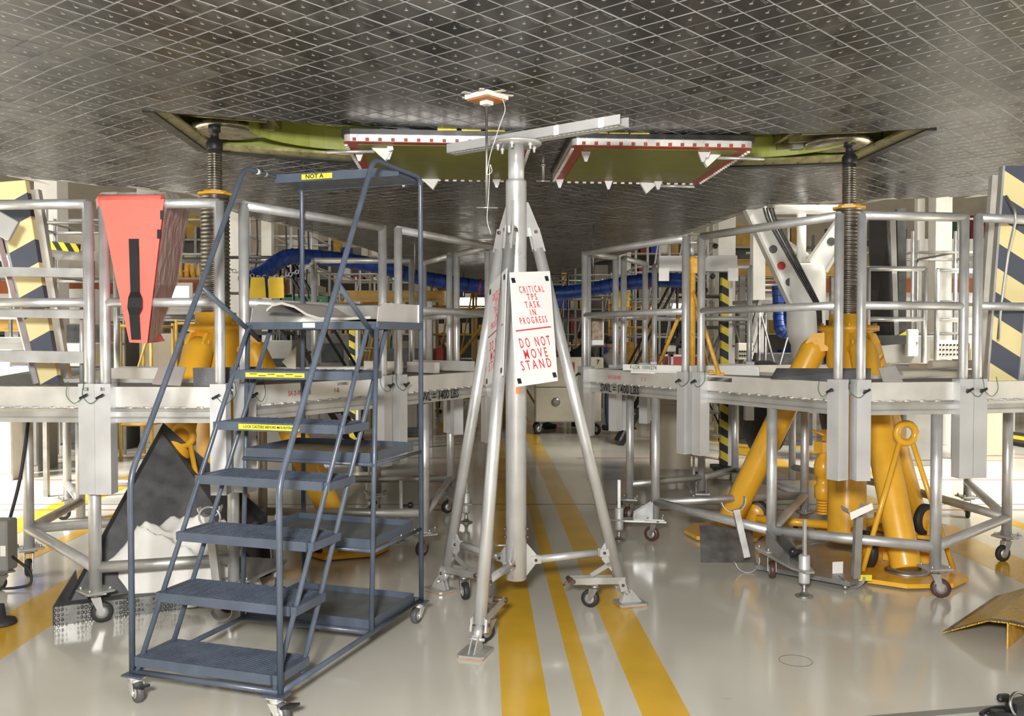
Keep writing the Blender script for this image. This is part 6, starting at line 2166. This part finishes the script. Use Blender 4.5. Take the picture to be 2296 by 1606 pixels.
cabinet('dark green pallet box behind the ladder', gx(680, 14.5), 14.5, .8, .5, 2.2, 2.35, M['greenpaint'], name='storage_crate', cat='crate')
# yellow coiled hose on the left mezzanine
hz = thing('coiled_hose', 'yellow coiled hose lying on the left mezzanine behind the jack screw', 'hose', at(425, 632, 16.3))
for k in range(6):
    MB().torus(at(392 + k * 14, 614 + 3 * (k % 2), 16.3), V(1, .3, .2 * (k % 2)), .16, .045, 18, 8).build('hose_loop', M['yellow2'], hz)
# striped posts and barriers
M['hazard_v'] = stripes('upright_yellow_black_bands', (.75, .60, .05), (.02, .02, .02), (3, 0, 5.2), .5)
def striped_post(label, x_, d_, z0, z1, w=.09):
    g = thing('hazard_post', label, 'post', V(gx(x_, d_), d_, 0))
    MB().bbox(V(gx(x_, d_), d_, (z0 + z1) / 2), (w, w, z1 - z0)).build('post', M['hazard_v'], g)
    MB().box(V(gx(x_, d_) + w * .75, d_, (z0 + z1) / 2), (w * .5, w * .8, z1 - z0)).build('white_edge', M['white'], g)
    MB().bbox(V(gx(x_, d_), d_, .10), (.28, .28, .05)).build('base', M['blackiron'], g)
    for sx in (-1, 1):
        MB().lathe(V(gx(x_, d_) + sx * .1 - .015, d_, .05), (1, 0, 0), [(.05, 0), (.05, .03)], 12).build('caster', M['black'], g)
striped_post('yellow and black striped post behind the grey rail bin', 1624, 11.2, .1, 2.55)
striped_post('yellow and black striped post behind the black rolling stair', 790, 13.6, .1, 2.0)
hb = at(130, 552, 9.6)
hbr = thing('hazard_board', 'yellow and black striped board on a grey shelf behind the left rail', 'barrier', V(hb.x, hb.y, hb.z - .15))
MB().box(hb, (.46, .03, .085), Matrix.Rotation(.10, 3, 'Y')).build('striped_board', stripes('hazard_board_bands', (.75, .62, .03), (.015, .015, .015), (8.5, 0, 5), .5), hbr)
MB().box(hb + V(.05, .05, -.09), (.75, .08, .10), Matrix.Rotation(.05, 3, 'Y')).build('shelf_edge', M['steel'], hbr)
for sx in (-.2, .3):
    MB().bbox(V(hb.x + sx, hb.y + .1, (hb.z - .14) / 2), (.05, .05, hb.z - .14)).build('shelf_post', M['steel'], hbr)
# low yellow/black cable protector far right and red hose coil far left
cp_ = fl(2270, 995)
cpr = thing('cable_protector', 'yellow and black floor cable protector at far right under the platform', 'cable protector', cp_)
MB().prism([fl(2200, 985), fl(2330, 1010), fl(2340, 985), fl(2230, 970)], (0, 0, .06)).build('rubber_body', M['black'], cpr)
MB().prism([fl(2210, 984) + V(0, 0, .06), fl(2325, 1002) + V(0, 0, .06), fl(2330, 994) + V(0, 0, .06), fl(2225, 978) + V(0, 0, .06)], (0, 0, .01)).build('yellow_lid', M['brightyellow'], cpr)
q = fl(60, 985)
tag(MB().path([q + V(-1, .1, .06), q + V(-.3, 0, .06), q + V(.3, .1, .06), q + V(1.0, .0, .06)], .06, 10, .2).build('red_hose', M['darkred']), 'thick red hose lying on the floor at far left', 'hose')
q = fl(90, 1000)
tag(MB().path([q + V(-.6, .3, .02), q + V(-.1, -.1, .015), q + V(.4, .2, .015), q + V(.1, .5, .015), q + V(-.3, .25, .02)], .015, 6, .2).build('floor_cable', M['black']), 'black cable looped on the floor at far left', 'cable')
for k, (x_, y_, lab_) in enumerate(((2060, 990, 'black cable bundle on the floor behind the right platform'), (600, 985, 'black cable bundle on the floor behind the left jack'))):
    q = fl(x_, y_)
    tag(MB().path([q + V(-.5, .1, .02), q + V(-.2, -.1, .05), q + V(.1, .1, .02), q + V(.3, -.05, .06), q + V(.5, .1, .02)], .025, 6, .12).build('cable_bundle', M['black']), lab_, 'cable')
# ladder with red-topped white board on the far right and rolled awning under the right mezzanine
cabinet('white angled desk unit on the right mezzanine', gx(2130, 16.8), 16.8, 1.6, .8, 2.76, 3.5, M['white'])
cabinet('cream wall unit on the right mezzanine at the edge', gx(2330, 17), 17, 1.1, .6, 2.76, 4.2, M['cream'])
cabinet('white wall unit on the left mezzanine behind the bag', gx(180, 17), 17, 1.0, .6, 2.76, 3.6, M['offwhite'])
cabinet('grey wall unit on the left mezzanine near the jack screw', gx(540, 17), 17, 1.4, .6, 2.76, 3.9, M['cream'])

# ================================================================== storage racks and clutter at the back of the hall
rc = random.Random(21)
rack_m = [M['greypaint'], M['cream'], M['steel'], M['tan'], M['offwhite'], M['darkgrey']]
box_m = [('cream', M['offwhite']), ('grey', M['greypaint']), ('ochre', M['tan']), ('blue', M['blueplastic']), ('maroon', M['darkred']), ('charcoal', M['darkgrey']), ('mustard', M['oldyellow']), ('white', M['white']), ('beige', M['cream']), ('green', M['greenpaint'])]
ordn = ('lowest', 'second', 'third', 'fourth', 'fifth', 'top')
names = ('far left behind the striped stair', 'left background behind the coral bag', 'left background behind the left jack', 'background behind the blue duct', 'background left of the aisle',
         'background behind the tripod stand', 'background right of the cart', 'background behind the yellow prop', 'background behind the landing gear', 'right background behind the gear door', 'far right background')
for i, (x_, d_) in enumerate(((40, 24), (250, 25), (440, 24), (640, 27), (830, 29), (1060, 31), (1290, 30), (1500, 28), (1720, 26), (1960, 24), (2200, 24))):
    w = 2.2 if d_ < 26 else 2.6
    x0 = gx(x_, d_) - w / 2
    hgt = 4.6
    g = thing('storage_rack', 'tall dark storage rack with mixed boxes in the ' + names[i], 'rack', V(x0 + w / 2, d_, 0))
    fm_ = rack_m[i % 3]
    for sx in (0, w / 2, w):
        MB().bbox(V(x0 + sx, d_, hgt / 2), (.07, .07, hgt)).build('upright', fm_, g)
    MB().box(V(x0 + w / 2, d_ + .62, hgt / 2), (w, .04, hgt)).build('back_panel', M['darkgrey'] if i % 2 else M['greypaint'], g)
    for k in range(6):
        z = .15 + k * .82
        MB().box(V(x0 + w / 2, d_ + .3, z), (w, .6, .05)).build('shelf', fm_, g)
        x = x0 + .08
        pal = rc.sample(box_m, 10)
        if k == 0:
            continue
        while x < x0 + w - .35:
            bw = rc.uniform(.18, .5)
            bh = rc.uniform(.2, .66)
            if rc.random() < .8 and pal:
                cn_, cm_ = pal.pop()
                bo = MB().bbox(V(x + bw / 2, d_ + .28, z + .027 + bh / 2), (bw * .94, .42, bh), None, .01).build('stored_box', cm_)
                tag(bo, cn_ + ' box on ' + ordn[k] + ' shelf of rack in ' + names[i], 'box', 'boxes on the far racks')
            x += bw + .04
# loose hall cables hanging below the belly edge
for k, (x_, d_) in enumerate(((575, 13.4), (640, 13.9), (668, 14.2), (690, 14.4))):
    q = at(x_, 560, d_)
    tag(MB().path([V(q.x, q.y, 3.6), V(q.x + .02, q.y, 3.0), V(q.x - .03, q.y, 2.6), V(q.x + .02, q.y, 2.3)], .014, 6, .1).build('hanging_cable', M['black']), ('black cable hanging beside the left jack screw', 'black cable hanging above the bend of the blue duct', 'black cable hanging just right of the blue duct bend', 'rightmost black cable hanging over the blue duct')[k], 'cable')
# dark equipment seen between the rails
cabinet('black equipment rack with a grey front behind the ladder platform', gx(745, 14.6), 14.6, .8, .5, 0, 1.75, M['darkgrey'], (0, 1.45, .3, .25))
cabinet('dark grey crate stack left of the aisle in the background', gx(905, 15.5), 15.5, .6, .5, 0, 1.5, M['darkgrey'])
cabinet('dark equipment case on the floor right of the grey ladder stair', gx(1760, 14.3), 14.3, .9, .5, 0, 1.45, M['darkgrey'])
cabinet('brown wooden crate behind the right jack', gx(1950, 14.5), 14.5, .8, .5, 0, 1.9, M['tan'])
cabinet('dark cabinet behind the cream control box on the left', gx(215, 13.8), 13.8, .9, .5, 0, 1.9, M['darkgrey'])
cabinet('grey steel locker behind the left jack screw', gx(500, 14.6), 14.6, .6, .4, 0, 1.95, M['greypaint'])
